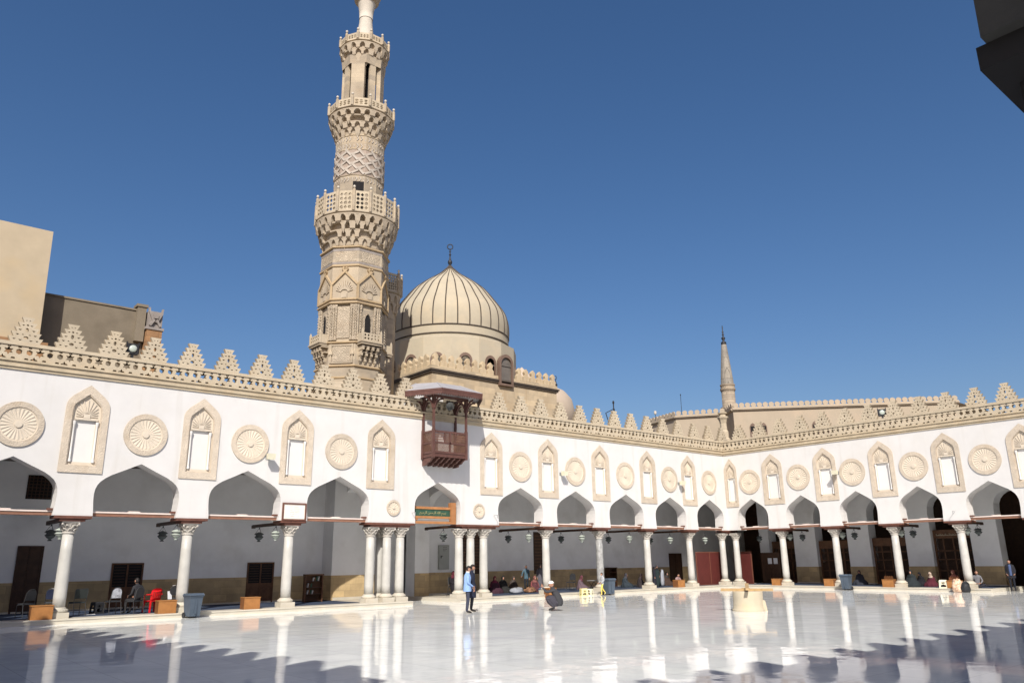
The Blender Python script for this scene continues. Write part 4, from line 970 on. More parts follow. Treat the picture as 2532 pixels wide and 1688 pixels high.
# ------------------------------------------------------------------ domed mausoleum
def tref(w, h):     # trefoil crest outline
    return [(-w * .5, 0), (w * .5, 0), (w * .5, h * .34), (w * .36, h * .40), (w * .24, h * .50), (w * .3, h * .60), (w * .36, h * .70), (w * .3, h * .82), (w * .14, h * .9), (0, h), (-w * .14, h * .9), (-w * .3, h * .82), (-w * .36, h * .70), (-w * .3, h * .60), (-w * .24, h * .50), (-w * .36, h * .40), (-w * .5, h * .34)]
def mausoleum():
    T = thing('domed_mausoleum', 'buff ashlar mausoleum with a cream dome ribbed in dark seams', 'mausoleum', (0, 0, 0))
    x0, x1, y0, y1 = -19.67, -9.08, 7.0, 17.5
    b = MB(); b.box((x0, y0, 0), (x1, y1, 13.22)); b.build('wall', ['ashlar'], T)
    b = MB(); b.box((x0 - .10, y0 - .10, 13.22), (x1 + .10, y1 + .1, 13.34)); b.box((x0 - .16, y0 - .16, 13.34), (x1 + .16, y1 + .16, 13.44)); b.build('cornice', ['seam'], T)
    b = MB(); b.box((x0 - .05, y0 - .05, 13.44), (x1 + .05, y0 + .25, 13.68)); b.box((x0 - .05, y0 + .25, 13.44), (x0 + .25, y1, 13.68)); b.build('parapet', ['ashlar'], T)
    b = MB(); b.plate(tref(.50, .84), [], -.11, .11); o = b.build('crest', ['ashlar'], T); first = True
    n = 17
    for k in range(n):
        x = x0 + .3 + (x1 - x0 - .6) * k / (n - 1)
        if -14.5 < x < -13.1: continue
        if first: put(o, (x, y0 + .1, 13.68)); first = False
        else: put(copy_tree(o, T), (x, y0 + .1, 13.68))
    for k in range(13): put(copy_tree(o, T), (x0 + .1, y0 + .75 + k * .66, 13.68), pi / 2)
    cx, cy = -14.8, 12.0
    b = MB(); prism(b, 4.72, 13.0, 4.72, 16.15, 16); prism(b, 4.72, 16.15, 4.3, 16.35, 16)
    b.T = None
    b.v = [(x + cx, y + cy, z) for x, y, z in b.v]; b.build('drum', ['dome'], T)
    prof = [(4.27, 15.9), (4.26, 17.15), (4.28, 17.8), (4.20, 18.5), (3.98, 19.05), (3.50, 19.72), (2.72, 20.72), (1.88, 21.43), (1.30, 21.83), (.80, 22.18), (.42, 22.54), (.2, 22.75), (.10, 22.9)]
    # smooth the profile
    def cr(P, m=5):
        out = []
        for i in range(len(P) - 1):
            p0 = P[max(i - 1, 0)]; p1 = P[i]; p2 = P[i + 1]; p3 = P[min(i + 2, len(P) - 1)]
            for j in range(m):
                t = j / m; out.append(tuple(.5 * (2 * p1[k] + (p2[k] - p0[k]) * t + (2 * p0[k] - 5 * p1[k] + 4 * p2[k] - p3[k]) * t * t + (3 * p1[k] - p0[k] - 3 * p2[k] + p3[k]) * t ** 3) for k in (0, 1)))
        return out + [P[-1]]
    pf = cr(prof)
    b = MB(); b.lathe(pf, 64, (cx, cy)); dome = b.build('dome', ['dome'], T, smooth=True)
    b = MB()
    for k in range(32):
        a = 2 * pi * (k + .5) / 32
        b.tube([(cx + (r + .012) * cos(a), cy + (r + .012) * sin(a), z) for r, z in pf if z > 17.1], [.042 if z < 21 else .03 for r, z in pf if z > 17.1], 5)
    b.build('rib', ['seam'], dome)
    b = MB()
    for z, r in ((17.16, 4.27), (16.55, 4.28)): b.tube([(cx + r * cos(2 * pi * k / 64), cy + r * sin(2 * pi * k / 64), z) for k in range(65)], .052, 6)
    b.build('ring', ['seam'], dome)
    b = MB(); b.lathe([(.10, 22.85), (.07, 22.95), (.15, 23.1), (.17, 23.2), (.13, 23.32), (.06, 23.42), (.08, 23.5), (.05, 23.56), (.05, 23.75), (.1, 23.8), (.05, 23.86), (.035, 24.0), (.09, 24.05), (.03, 24.1), (.03, 24.2)], 12, (cx, cy))
    ct = Vector((cx, cy, 24.42)); ax = Vector((cos(radians(-35)), sin(radians(-35)), 0))
    b.tube([ct + (ax * cos(t) + Vector((0, 0, 1)) * sin(t)) * .2 for t in [2 * pi * k / 20 - pi / 2 for k in range(21)]], .04, 6)
    b.build('finial', ['iron'], T, smooth=True)
    for k in range(16):
        a = 2 * pi * k / 16; nx, ny = cos(a), sin(a)
        if ny > .6: continue
        R = 4.72; fn = lambda u, h, w: (cx + nx * (R + h) - ny * u, cy + ny * (R + h) + nx * u, w)
        def ol(w, zb, zs): return [(-w, zb), (w, zb), (w, zs)] + [(w * cos(t), zs + w * 1.15 * sin(t)) for t in [pi * q / 10 for q in range(1, 10)]] + [(-w, zs)]
        o_ = ol(.46, 13.6, 14.55); i_ = ol(.33, 13.72, 14.5)
        b = MB(); b.plate(o_, [i_], .07, -.05, fn=fn); w_ = b.build('window', ['winframe'], T)
        b = MB(); b.plate(i_, [], .0, -.04, fn=fn, sides=False, back=False); facebox(b, fn, -.33, .33, 14.38, 14.46, -.02, .045); b.build('pane', ['winpane'], w_)
    # tall framed window cut through the parapet
    b = MB()
    def ol(w, zb, zs): return [(-w, zb), (w, zb), (w, zs)] + [(w * cos(t), zs + w * 1.1 * sin(t)) for t in [pi * q / 10 for q in range(1, 10)]] + [(-w, zs)]
    xx = -13.8; o_ = ol(.60, 13.05, 14.55); i_ = ol(.45, 13.2, 14.5)
    b.plate(o_, [i_], y0 - .22, y0 + .1, fn=lambda u, v, w: (xx + u, v, w)); w_ = b.build('tall_window', ['winframe'], T)
    b = MB(); b.plate(i_, [], y0 - .10, y0 - .06, fn=lambda u, v, w: (xx + u, v, w)); b.box((xx - .45, y0 - .15, 14.4), (xx + .45, y0 - .1, 14.5)); b.build('pane', ['winpane', ], w_)
    b = MB(); b.lathe([(.10, 13.44), (.06, 13.65), (.12, 13.75), (.12, 13.85), (.04, 13.95), (.06, 14.0), (.03, 14.06), (.03, 14.2)], 10, (x1, y0 + .05))
    c = Vector((x1, y0 + .05, 14.32)); b.tube([c + Vector((cos(t) * .1, 0, sin(t) * .12)) for t in [2 * pi * k / 14 - pi / 2 for k in range(15)]], .022, 5); b.build('corner_finial', ['iron'], T, smooth=True)
mausoleum()
t = thing('low_dome', 'low pale pinkish dome swelling behind the corner of the buff mausoleum', 'dome', (-6.2, 14.0, -.15))
M['pinkplaster'] = mat('pale_pink_plaster', (0.477, 0.390, 0.303), 0.9, 0.05, 0.8)
b = MB(); b.lathe([(4.1, 11.2), (4.15, 13.3), (3.95, 14.2), (3.45, 14.8), (2.8, 15.1), (2.2, 15.35), (1.5, 15.75), (.8, 16.2), (.3, 16.7), (.05, 17.0)], 40); b.build('shell', ['pinkplaster'], t, smooth=True)
b = MB(); prism(b, 4.15, 0, 4.15, 11.25, 16); b.build('drum', ['pinkplaster'], t)

# ------------------------------------------------------------------ buildings behind the left end of wing A
t = thing('tower_block', 'tall plain tan block rising above the stepped crest beside the dark cement wall', 'building')
b = MB(); b.add([(-50, 8.4, 8.0), (-40.48, 8.4, 8.0), (-40.66, 8.4, 17.35), (-50, 8.4, 17.35), (-50, 14.6, 8.0), (-40.48, 14.6, 8.0), (-40.66, 14.6, 17.35), (-50, 14.6, 17.35)],
              [(0, 1, 2, 3), (1, 5, 6, 2), (5, 4, 7, 6), (4, 0, 3, 7), (3, 2, 6, 7)]); b.build('wall', ['tanblock'], t)
b = MB(); b.box((-43.2, 8.2, 8.7), (-40.2, 8.42, 11.85)); b.build('lower_offset', ['rust'], t)
t = thing('cement_wall', 'cement wall coloured dark for shade running from the tan block to an ornate gatepost', 'wall')
b = MB(); b.add([(-41, 9.6, 8), (-35.85, 9.6, 8), (-35.85, 9.6, 14.5), (-41, 9.6, 14.62), (-41, 10.1, 8), (-35.85, 10.1, 8), (-35.85, 10.1, 14.5), (-41, 10.1, 14.62)], [(0, 1, 2, 3), (1, 5, 6, 2), (3, 2, 6, 7), (4, 0, 3, 7), (5, 4, 7, 6)])
b.build('masonry', ['darkwall'], t)
b = MB(); b.box((-41, 9.55, 14.55), (-35.85, 10.15, 14.64)); b.build('coping', ['darkwall'], t)
t = thing('gatepost', 'orange sandstone gatepost with a carved grey capital at the end of the cement wall', 'post')
b = MB(); b.box((-35.82, 9.1, 8), (-35.06, 9.9, 13.55)); b.build('shaft', ['rust'], t)
b = MB(); b.box((-35.9, 9.05, 13.55), (-35.0, 9.95, 13.68)); b.box((-35.8, 9.15, 13.68), (-35.1, 9.9, 14.55)); 
fn = lambda u, h, w: (-35.45 + u, 9.15 - h, w)
for s in (-1, 1):
    facebar(b, fn, (s * .3, 14.5), (s * .05, 13.95), .12, -.02, .1); facebar(b, fn, (s * .25, 13.75), (s * .05, 14.1), .1, -.02, .12)
    facebar(b, fn, (s * .3, 14.5), (s * .33, 14.72), .08, -.1, .05)
facebar(b, fn, (-.12, 14.25), (.12, 14.25), .2, -.02, .14); b.build('capital', ['minaret_grey'], t)
b = MB(); b.box((-36.3, 9.3, 12.9), (-35.88, 9.9, 14.72)); b.box((-36.36, 9.25, 14.72), (-35.82, 9.95, 14.86)); b.build('buttress', ['darkwall'], t)

# ------------------------------------------------------------------ far tan building with a scalloped crest, and the thin minaret behind it
def far_building():
    T = thing('crested_building', 'long tan building with a scalloped crest and brown arched windows behind the corner', 'building')
    # plan follows its faces from the far right round a stepped corner
    P = [(27.2, -5.9), (14.0, 8.19), (15.55, 10.05), (12.95, 13.85), (14.1, 18.1)]
    ztop, zc = 14.75, 14.62
    rnd = MB()
    for i, (p, q) in enumerate(zip(P, P[1:])):
        d_ = Vector((q[0] - p[0], q[1] - p[1], 0)); L = d_.length; d_.normalize(); n_ = Vector((d_.y, -d_.x, 0))
        if n_.x > 0 and i != 1: n_ = -n_
        nn = Vector((-d_.y, d_.x, 0)) if Vector((-d_.y, d_.x, 0)).dot(Vector((-46 - p[0], -32 - p[1], 0))) > 0 else Vector((d_.y, -d_.x, 0))
        fn = lambda u, h, w, p=p, d_=d_, nn=nn: (p[0] + d_.x * u + nn.x * h, p[1] + d_.y * u + nn.y * h, w)
        b = MB(); facebox(b, fn, 0, L, 0, ztop - .1, -.4, 0); b.build('wall', ['farwall'], T)
        b = MB(); facebox(b, fn, -.05, L + .05, ztop - .1, ztop - .02, -.1, .14); facebox(b, fn, -.05, L + .05, ztop - .02, ztop + .1, -.1, .22); b.build('cornice', ['farwall'], T)
        facebox(rnd, fn, -.03, L + .03, ztop + .1, ztop + .22, -.1, .1)
        k = 0; s = .52; m = max(1, int(L / s))
        for k in range(m):
            u = (k + .5) * L / m
            rnd.plate([(u + .24 * cos(2 * pi * j / 10), ztop + .40 + .22 * sin(2 * pi * j / 10)) for j in range(10)], [], .09, -.03, fn=fn)
            facebox(rnd, fn, u - .12, u + .12, ztop + .2, ztop + .3, -.03, .08)
        if i == 0: wins = [(L - u, 12.2) for u in (1.6, 2.55, 7.0, 7.9)]
        elif i == 3: wins = []
        elif i == 2: wins = [(2.0, 11.9)]
        else: wins = []
        for (u, z) in wins:
            ol = [(u - .28, z - .2), (u + .28, z - .2), (u + .28, z + .95), (u + .15, z + 1.2), (u, z + 1.3), (u - .15, z + 1.2), (u - .28, z + .95)]
            b = MB(); b.plate(ol, [], .04, -.2, fn=fn); w_ = b.build('arched_window', ['winframe'], T)
            b = MB(); facebox(b, fn, u - .2, u + .2, z + .5, z + 1.0, .03, .055); b.build('pane', ['black'], w_)
    rnd.build('scalloped_crest', ['farwall'], T)
    b = MB(); b.add([(x, y, ztop) for x, y in P] + [(40, 18, ztop), (40, -5.9, ztop)], [tuple(range(7))]); b.build('roof', ['farwall'], T)
far_building()
t = thing('thin_minaret', 'thin pencil minaret with a grey conical cap beyond the tan building', 'minaret', (31.0, 20.0, 0))
b = MB(); b.lathe([(.78, 10), (.78, 20.7)], 16); b.build('shaft', ['thinstone'], t, smooth=True)
b = MB(); b.lathe([(.98, 18.4), (1.0, 18.7), (.9, 18.75)], 16); b.lathe([(.80, 20.6), (.88, 20.75), (.88, 20.95), (.8, 21.0), (.8, 21.2), (.86, 21.3), (.86, 21.42), (.76, 21.45)], 20); b.build('collar', ['thinstone'], t)
b = MB(); b.lathe([(.76, 21.4), (.70, 22.2), (.56, 23.8), (.42, 25.2), (.30, 26.35)], 16); b.build('conical_cap', ['lead'], t)
b = MB(); b.lathe([(.31, 26.3), (.31, 26.6), (.2, 26.7), (.1, 26.8), (.22, 27.05), (.24, 27.15), (.1, 27.3), (.06, 27.4), (.14, 27.55), (.06, 27.7), (.12, 27.9), (.05, 28.0), (.06, 28.5), (.03, 28.7)], 12); b.build('finial', ['iron'], t, smooth=True)
t = thing('chimney', 'pale carved chimney pot standing in front of the thin minaret', 'chimney', (13.2, 8.8, 0)); 
b = MB(); b.lathe([(.55, 9), (.55, 12.1), (.42, 12.2), (.42, 12.75), (.33, 12.9), (.3, 13.5), (.38, 13.8), (.5, 14.0), (.5, 14.12), (.3, 14.15), (.3, 14.35), (.42, 14.4), (.42, 14.5)], 8); b.build('pot', ['lace'], t)
def pole(x, y, z0, z1, label, cup=False):
    T = thing('roof_pole', label, 'pole', (x, y, 0)); b = MB(); b.tube([(0, 0, z0), (0, 0, z1)], .025, 6); b.build('mast', ['iron'], T)
    b = MB()
    if cup: b.lathe([(.1, z1), (.13, z1 + .08), (.12, z1 + .3), (.05, z1 + .34)], 10); b.build('lamp_head', ['white_stone'], T)
    else: b.ellipsoid((0, 0, z1), (.05, .05, .09), 8, 6); b.build('tip', ['iron'], T)
pole(13.6, 13.6, 14.7, 17.0, 'thin bare mast above the scalloped crest of the tan building'); pole(12.6, 16.0, 14.7, 15.35, 'short roof lamp with a white head above the scalloped crest', True)
def scaffold():
    T = thing('pipe_frame', 'dark pipe frame leaning above the stepped crest left of the tan building', 'frame', (-7.9, 2.6, 0))
    b = MB(); r = .03
    a0, a1, c0, c1 = Vector((-.95, 0, 11.15)), Vector((-.15, 0, 9.2)), Vector((.55, .6, 11.7)), Vector((1.0, .6, 9.6))
    b.tube([a0, a1], r, 6); b.tube([c0, c1], r, 6); b.tube([(0.05, .2, 9.3), (0.05, .2, 11.95)], .04, 6)
    for k in range(5): t = k / 4; b.tube([a0.lerp(a1, t), c0.lerp(c1, t)], r * .8, 6)
    b.ellipsoid((.05, .2, 12.0), (.07, .07, .13), 8, 6); b.build('pipes', ['iron'], T)
scaffold()
def roof_flood(loc, rz, label):
    T = thing('floodlight', label, 'floodlight', loc, rz, 'roof floodlights')
    b = MB(); b.box((-.2, -.05, .0), (.2, .14, .42)); b.box((-.24, .0, .05), (-.2, .08, .5)); b.box((.2, .0, .05), (.24, .08, .5)); b.box((-.05, -.02, -.25), (.05, .06, 0)); b.build('housing', ['iron'], T)
    b = MB(); b.T = Matrix.Translation((0, -.05, .21)) @ Matrix.Rotation(pi / 2, 4, 'X'); b.lathe([(.15, 0), (.15, .02), (.10, .045), (.03, .055)], 16); b.build('lens', ['lampglass'], T, smooth=True)
roof_flood((-38.45, .35, 9.95), radians(0), 'square black floodlight between stepped merlons in front of the cement wall')
roof_flood((.35, -11.2, 9.9), radians(-60), 'square black floodlight between stepped merlons in front of the tan building')
def wall_lamp(loc, rz, label):
    T = thing('wall_lamp', label, 'wall lamp', loc, rz, 'wall lamps on the white arcades')
    b = MB(); b.box((-.03, -.25, -.03), (.03, 0, .03)); b.box((-.09, -.02, -.09), (.09, 0, .09)); b.build('arm', ['greymetal'], T)
    b = MB(); b.hexa([(-.16, -.42, -.12), (.16, -.42, -.12), (.13, -.2, -.1), (-.13, -.2, -.1), (-.17, -.48, .12), (.17, -.48, .12), (.14, -.2, .13), (-.14, -.2, .13)]); b.build('lamp_head', ['whiteplastic'], T)
wall_lamp((-32.75, 0, 6.25), 0, 'square wall lamp beside the niche third from the far left of the balcony wing')
wall_lamp((-15.6, 0, 6.55), 0, 'square wall lamp beside the second niche past the wooden balcony')
wall_lamp((-5.1, 0, 6.55), 0, 'square wall lamp on the balcony wing nearest the courtyard corner')
wall_lamp((0, -8.15, 6.8), -pi / 2, 'square wall lamp on the wing with lattice screens')
# small carved discs and brackets by the middle arch are pieces of the wing
for u in (-26.48, -21.42):
    r_ = roundel_proto(.36, 12); r_.parent = A; r_.name = 'small_roundel'; put(r_, (u, 0, 4.35))
for u, W in ((-25.45, A), (-20.45, A), (14.5, B)):
    b = MB(); b.bar((u, -.02, 4.15), (u, -.32, 4.16), .02); b.bar((u, -.32, 4.16), (u, -.30, 4.0), .02); b.build('wall_hook', ['greymetal'], W)

# ------------------------------------------------------------------ hanging lanterns
def lantern(style):
    T = thing('hanging_lantern', 'x', 'lantern', (0, 0, 0))
    g = 'lampglass' if style == 'pale' else 'lampshaded'
    b = MB(); b.lathe([(.07, -.17), (.075, -.15), (.05, -.13), (.055, -.10), (.13, -.05), (.175, .01), (.185, .06), (.15, .085), (.13, .10), (.135, .12), (.19, .15), (.20, .17), (.15, .215), (.06, .25), (.03, .26)], 18)
    b.build('glass', [g], T, smooth=True, auto=.9)
    b = MB()
    for z, r in ((.035, .19), (.10, .145), (.16, .205), (-.155, .078)): b.tube([(r * cos(2 * pi * k / 18), r * sin(2 * pi * k / 18), z) for k in range(19)], .012, 5, cap=False)
    b.build('band', ['iron' if style == 'dark' else 'greymetal'], T)
    b = MB()
    for k in range(3): a = 2 * pi * k / 3; b.tube([(.19 * cos(a), .19 * sin(a), .17), (.02 * cos(a), .02 * sin(a), .42)], .007, 4)
    b.tube([(0, 0, .40), (0, 0, .56)], .012, 5); b.ellipsoid((0, 0, .42), (.03, .03, .035), 8, 6); b.build('chain', ['iron'], T)
    return T
LP = {'pale': lantern('pale'), 'dark': lantern('dark')}
used = set()
def hang(kind, loc, label):
    o = LP[kind] if kind not in used else copy_tree(LP[kind]); used.add(kind)
    put(o, loc, random.uniform(0, 1)); tag(o, label, 'lantern', 'glass lanterns hanging in the arcades')
colname = {-39.83: 'the end column by the tall door', -35.64: 'the column with a bin', -31.40: 'the column under the white board',
           -16.53: 'the wavy veined column', -12.33: 'the dark grey column', -8.13: 'the column past the grey one'}
for u, nm in colname.items():
    hang('pale', (u, 1.75, 3.05), 'pale lantern nearest the courtyard at ' + nm)
    hang('dark', (u, 3.55, 3.05), 'shade-toned lantern deeper in the aisle at ' + nm)
hang('dark', (-22.4, 1.7, 3.05), 'shade-toned glass lantern hanging under the green inscribed sign')
hang('pale', (-3.95, 1.9, 3.0), 'pale glass lantern by the last single column before the courtyard corner')
hang('dark', (-3.95, 3.6, 3.0), 'shade-toned lantern deep in the aisle behind the last single column before the corner')
hang('pale', (-0.7, 1.5, 3.0), 'pale glass lantern hanging above the maroon partition')
hang('dark', (2.6, -.6, 3.05), 'shade-toned lantern beyond the corner pair of columns')
bcol = {-3.745: 'the lattice wing column nearest the corner', -7.32: 'the lattice wing column with bin', -10.92: 'the lattice wing column beyond the bin', -14.5: 'the column with the orange bundle'}
for y, nm in bcol.items():
    hang('pale', (1.25, y, 3.08), 'pale lantern nearest the courtyard at ' + nm)
    hang('dark', (2.78, y, 3.06), 'grey lantern deeper in the aisle at ' + nm)

# ------------------------------------------------------------------ sign, plaque, cabinet
def sign():
    T = thing('sign_board', 'green board with gilt calligraphy in a timber frame filling the middle arch', 'sign', (0, .28, 0))
    x0, x1 = -25.27, -23.02
    b = MB(); b.box((x0, -.05, 4.37), (x1, .08, 4.49)); b.box((x0, -.05, 3.93), (x1, .08, 4.04)); b.box((x0, -.03, 3.85), (x1, .06, 3.93)); b.box((x0, -.07, 3.68), (x1, .1, 3.80)); b.build('frame', ['signwood'], T)
    b = MB(); b.box((x0, -.01, 4.04), (x1, .05, 4.37)); b.build('panel', ['signgreen'], T)
    b = MB(); b.box((x0 + .3, -.02, 3.80), (x1 - .05, .04, 3.85)); b.box((x0 + .35, -.035, 3.86), (x1 - .08, -.03, 3.92)); b.build('batten', ['greymetal'], T)
    b = MB(); b.box((x1, -.10, 3.68), (x1 + .30, .14, 4.72)); b.box((x1 + .02, -.115, 3.8), (x1 + .28, -.10, 4.6)); b.build('post', ['signwood'], T)
    b = MB(); b.box((x0 - .08, -.08, 3.68), (x0, .1, 4.5)); b.build('side_post', ['redwood'], T)
    txt = '\uFE91\uFEB4\uFEE2 \uFE8D\uFEDF\uFEE0\uFEEA \uFE8D\uFEDF\uFEAE\uFEA3\uFEE4\uFEE6 \uFE8D\uFEDF\uFEAE\uFEA3\uFEF4\uFEE2'[::-1]
    cu = bpy.data.curves.new('lettering', 'FONT'); cu.body = txt; cu.size = .30; cu.extrude = .006; cu.align_x = 'CENTER'; cu.align_y = 'CENTER'; cu.resolution_u = 3; cu.offset = 0.002
    o = bpy.data.objects.new('lettering_source', cu); COL.objects.link(o)
    dg = bpy.context.evaluated_depsgraph_get(); me = bpy.data.meshes.new_from_object(o.evaluated_get(dg)); bpy.data.objects.remove(o)
    me.materials.clear(); me.materials.append(M['gold'])
    l = bpy.data.objects.new('lettering', me); COL.objects.link(l); l.parent = T; l.location = ((x0 + x1) / 2 + .1, -.018, 4.205); l.rotation_euler = (pi / 2, 0, 0)
    if me.vertices:
        xs = [v.co.x for v in me.vertices]; w = max(xs) - min(xs); k = 1.55 / w if w > .01 else 1; l.scale = (k, min(1.0, k) if w > .01 else 1, 1)
sign()
def plaque():
    T = thing('framed_board', 'white inscribed board in a brown frame on the pier above a column', 'board', (0, 0, 0))
    x0, x1, z0, z1 = -31.95, -30.87, 3.67, 4.40; b = MB(); f = .06
    b.box((x0, -.07, z0), (x0 + f, -.002, z1)); b.box((x1 - f, -.07, z0), (x1, -.002, z1)); b.box((x0 + f, -.07, z0), (x1 - f, -.002, z0 + f)); b.box((x0 + f, -.07, z1 - f), (x1 - f, -.002, z1)); b.build('frame', ['redwood'], T)
    b = MB(); b.box((x0 + f, -.04, z0 + f), (x1 - f, -.002, z1 - f)); p = b.build('panel', ['board'], T)
    b = MB(); rnd = random.Random(3)
    for r in range(6):
        z = z1 - .17 - r * .08; x = x0 + .35
        while x < x1 - .32: w = rnd.uniform(.02, .06); b.box((x, -.042, z), (x + w, -.039, z + rnd.uniform(.008, .03))); x += w + .012
    b.build('inscription', ['ink'], p)
plaque()
T = thing('metal_cabinet', 'tall grey metal cabinet with a black handle on the wall beyond the sign', 'cabinet', (0, 0, 0))
b = MB(); b.box((-20.5, 4.78, 1.48), (-19.82, 4.9, 2.78)); b.build('case', ['cabinet'], T)
b = MB(); b.box((-20.46, 4.765, 1.52), (-19.86, 4.78, 2.74)); dr = b.build('door', ['cabinet'], T)
b = MB(); b.box((-20.40, 4.74, 2.08), (-20.36, 4.765, 2.22)); b.box((-20.40, 4.735, 2.18), (-20.28, 4.755, 2.21)); b.build('handle', ['padblack'], dr)
b = MB()
for i, z in enumerate((2.66, 2.56, 2.47)):
    for k in range(3 if i < 2 else 2): b.box((-20.24 + k * .09, 4.755, z), (-20.19 + k * .09, 4.765, z + .025))
b.build('gauges', ['padblack'], dr)

# ------------------------------------------------------------------ furniture
def low_box(x0, x1, y, h, label, axis='x', spikes=False):
    w = x1 - x0; T = thing('shoe_box', label, 'box', ((x0 + x1) / 2, y, .17) if axis == 'x' else (y, (x0 + x1) / 2, .17), 0 if axis == 'x' else -pi / 2, 'low wooden boxes along the arcade edge')
    b = MB(); d_ = .42
    b.box((-w / 2, .02, .0), (-w / 2 + .03, d_, h - .03)); b.box((w / 2 - .03, .02, 0), (w / 2, d_, h - .03)); b.box((-w / 2 + .03, d_ - .03, 0), (w / 2 - .03, d_, h - .03)); b.box((-w / 2 + .03, .03, 0.01), (w / 2 - .03, d_ - .03, .04)); b.build('carcass', ['boxdark'], T)
    b = MB(); b.box((-w / 2 + .0, -.0, .0), (w / 2, .02, h - .03)); b.build('front_panel', ['boxwood'], T)
    b = MB(); b.box((-w / 2 - .015, -.02, h - .03), (w / 2 + .015, d_ + .01, h)); b.build('top', ['boxwood'], T)
    if spikes:
        b = MB()
        for k in range(9): x = -w / 2 + .08 + k * (w - .16) / 8; b.box((x - .01, .2, h), (x + .01, .22, h + .17 + .03 * (k % 2)))
        b.box((-w / 2 + .06, .195, h + .06), (w / 2 - .06, .225, h + .08)); b.build('dowel_rack', ['boxdark'], T)
    return T
low_box(-40.73, -40.07, -.12, .47, 'orange wooden box before the dark metal chair near the end column')
low_box(-36.60, -35.95, -.12, .47, 'orange wooden box between the red chair and the column with a bin')
low_box(-33.33, -32.68, -.12, .46, 'orange wooden box standing alone below the shuttered door')
low_box(-17.25, -16.75, -.62, .50, 'orange wooden box hidden behind the crouching man').location.z = 0
low_box(-5.95, -5.3, -.12, .44, 'orange wooden box before the dark door and the maroon partition')
low_box(-3.55, -2.95, -.12, .40, 'orange wooden box beside the first single column past the corner pair', 'y')
low_box(-7.1, -6.5, -.12, .42, 'orange wooden box beside the column with the bin', 'y')
low_box(-10.68, -10.05, -.12, .42, 'orange wooden box with a dowel rack beside the seated women', 'y', True)
low_box(-14.2, -13.55, -.12, .40, 'orange wooden box with a dowel rack behind the cream stool', 'y', True)

def bin_(loc, rz, label):
    T = thing('wheelie_bin', label, 'bin', loc, rz, 'grey blue wheelie bins at the columns')
    b = MB(); b.hexa([(-.20, -.22, .06), (.20, -.22, .06), (.20, .2, .06), (-.20, .2, .06), (-.25, -.28, .80), (.25, -.28, .80), (.25, .27, .80), (-.25, .27, .80)])
    b.box((-.265, -.30, .74), (.265, .285, .80)); b.box((-.03, -.285, .15), (.03, -.2, .7)); b.build('body', ['binblue'], T)
    b = MB(); b.hexa([(-.29, -.33, .80), (.29, -.33, .80), (.29, .30, .80), (-.29, .30, .80), (-.25, -.29, .88), (.25, -.29, .88), (.25, .28, .87), (-.25, .28, .87)]); b.build('lid', ['binblue'], T)
    b = MB(); b.bar((-.22, .33, .78), (.22, .33, .78), .03); b.bar((-.2, .27, .78), (-.2, .34, .78), .03); b.bar((.2, .27, .78), (.2, .34, .78), .03); b.build('handle', ['binblue'], T)
    for s in (-1, 1):
        b = MB(); b.T = Matrix.Translation((s * .22, .2, .1)) @ Matrix.Rotation(pi / 2, 4, 'Y'); b.lathe([(.1, -.025), (.1, .025)], 16); b.build('wheel', ['padblack'], T)
bin_((-35.52, -.62, 0), radians(8), 'grey blue wheelie bin at the column between the red chair and the shuttered doors')
bin_((-12.72, -.62, 0), radians(-6), 'grey blue wheelie bin at the dark grey column behind the child')
bin_((-.62, -8.18, 0), radians(-85), 'grey blue wheelie bin in front of the lattice screens')

def tube_chair(loc, rz, label, back='padblack', style='round', seat='padblack'):
    T = thing('metal_chair', label, 'chair', loc, rz)
    b = MB()
    for s in (-1, 1):
        b.tube([(s * .22, -.2, .0), (s * .21, -.19, .43), (s * .2, .16, .45), (s * .19, .2, .6), (s * .17, .24, .84), (s * .1, .255, .94), (0, .26, .96)] if style == 'round' else
               [(s * .22, -.2, .0), (s * .21, -.19, .43), (s * .21, .16, .45), (s * .22, .2, .6), (s * .23, .24, .90), (s * .20, .25, .93), (0, .25, .94)], .013, 7)
        b.tube([(s * .22, .26, .0), (s * .21, .18, .44)], .013, 7)
    b.tube([(-.21, -.19, .2), (.21, -.19, .2)], .011, 6); b.tube([(-.22, .22, .2), (.22, .22, .2)], .011, 6); b.build('tube_frame', ['chrome'], T)
    b = MB(); b.hexa([(-.21, -.21, .44), (.21, -.21, .44), (.2, .17, .44), (-.2, .17, .44), (-.2, -.2, .49), (.2, -.2, .49), (.19, .16, .49), (-.19, .16, .49)]); b.build('seat', [seat], T)
    b = MB(); ol = [(-.17, .58), (.17, .58), (.17, .78), (.15, .86), (.08, .92), (0, .93), (-.08, .92), (-.15, .86), (-.17, .78)] if style == 'round' else [(-.21, .60), (.21, .60), (.21, .92), (-.21, .92)]
    b.plate(ol, [], -.02, .02, fn=lambda u, v, w: (u, .215 + (w - .7) * .13 + v, w)); b.build('backrest', [back], T)
    return T
tube_chair((-40.64, 1.5, .18), radians(200), 'dark metal chair with a rounded back behind the end wooden box')
tube_chair((-39.7, 2.1, .18), radians(150), 'dark blue metal chair half hidden behind the near end column', cloth('navy', (.02, .025, .05)))
tube_chair((-39.08, 1.15, .18), radians(195), 'dark green square backed metal chair just past the near end column', 'padgreen', 'square', 'padgreen')
tube_chair((-37.92, .95, .18), radians(190), 'metal chair with its back wrapped in shiny plastic', 'wrap')
tube_chair((-37.25, .6, .18), radians(205), 'black round backed metal chair with a dark clothed man on it')
tube_chair((-35.5, 1.6, .18), radians(160), 'dark metal chair with white paper on it behind the bin column', 'padblack')
tube_chair((-13.0, 2.1, .18), radians(-70), 'empty dark round backed chair between the wavy veined column and the grey column')
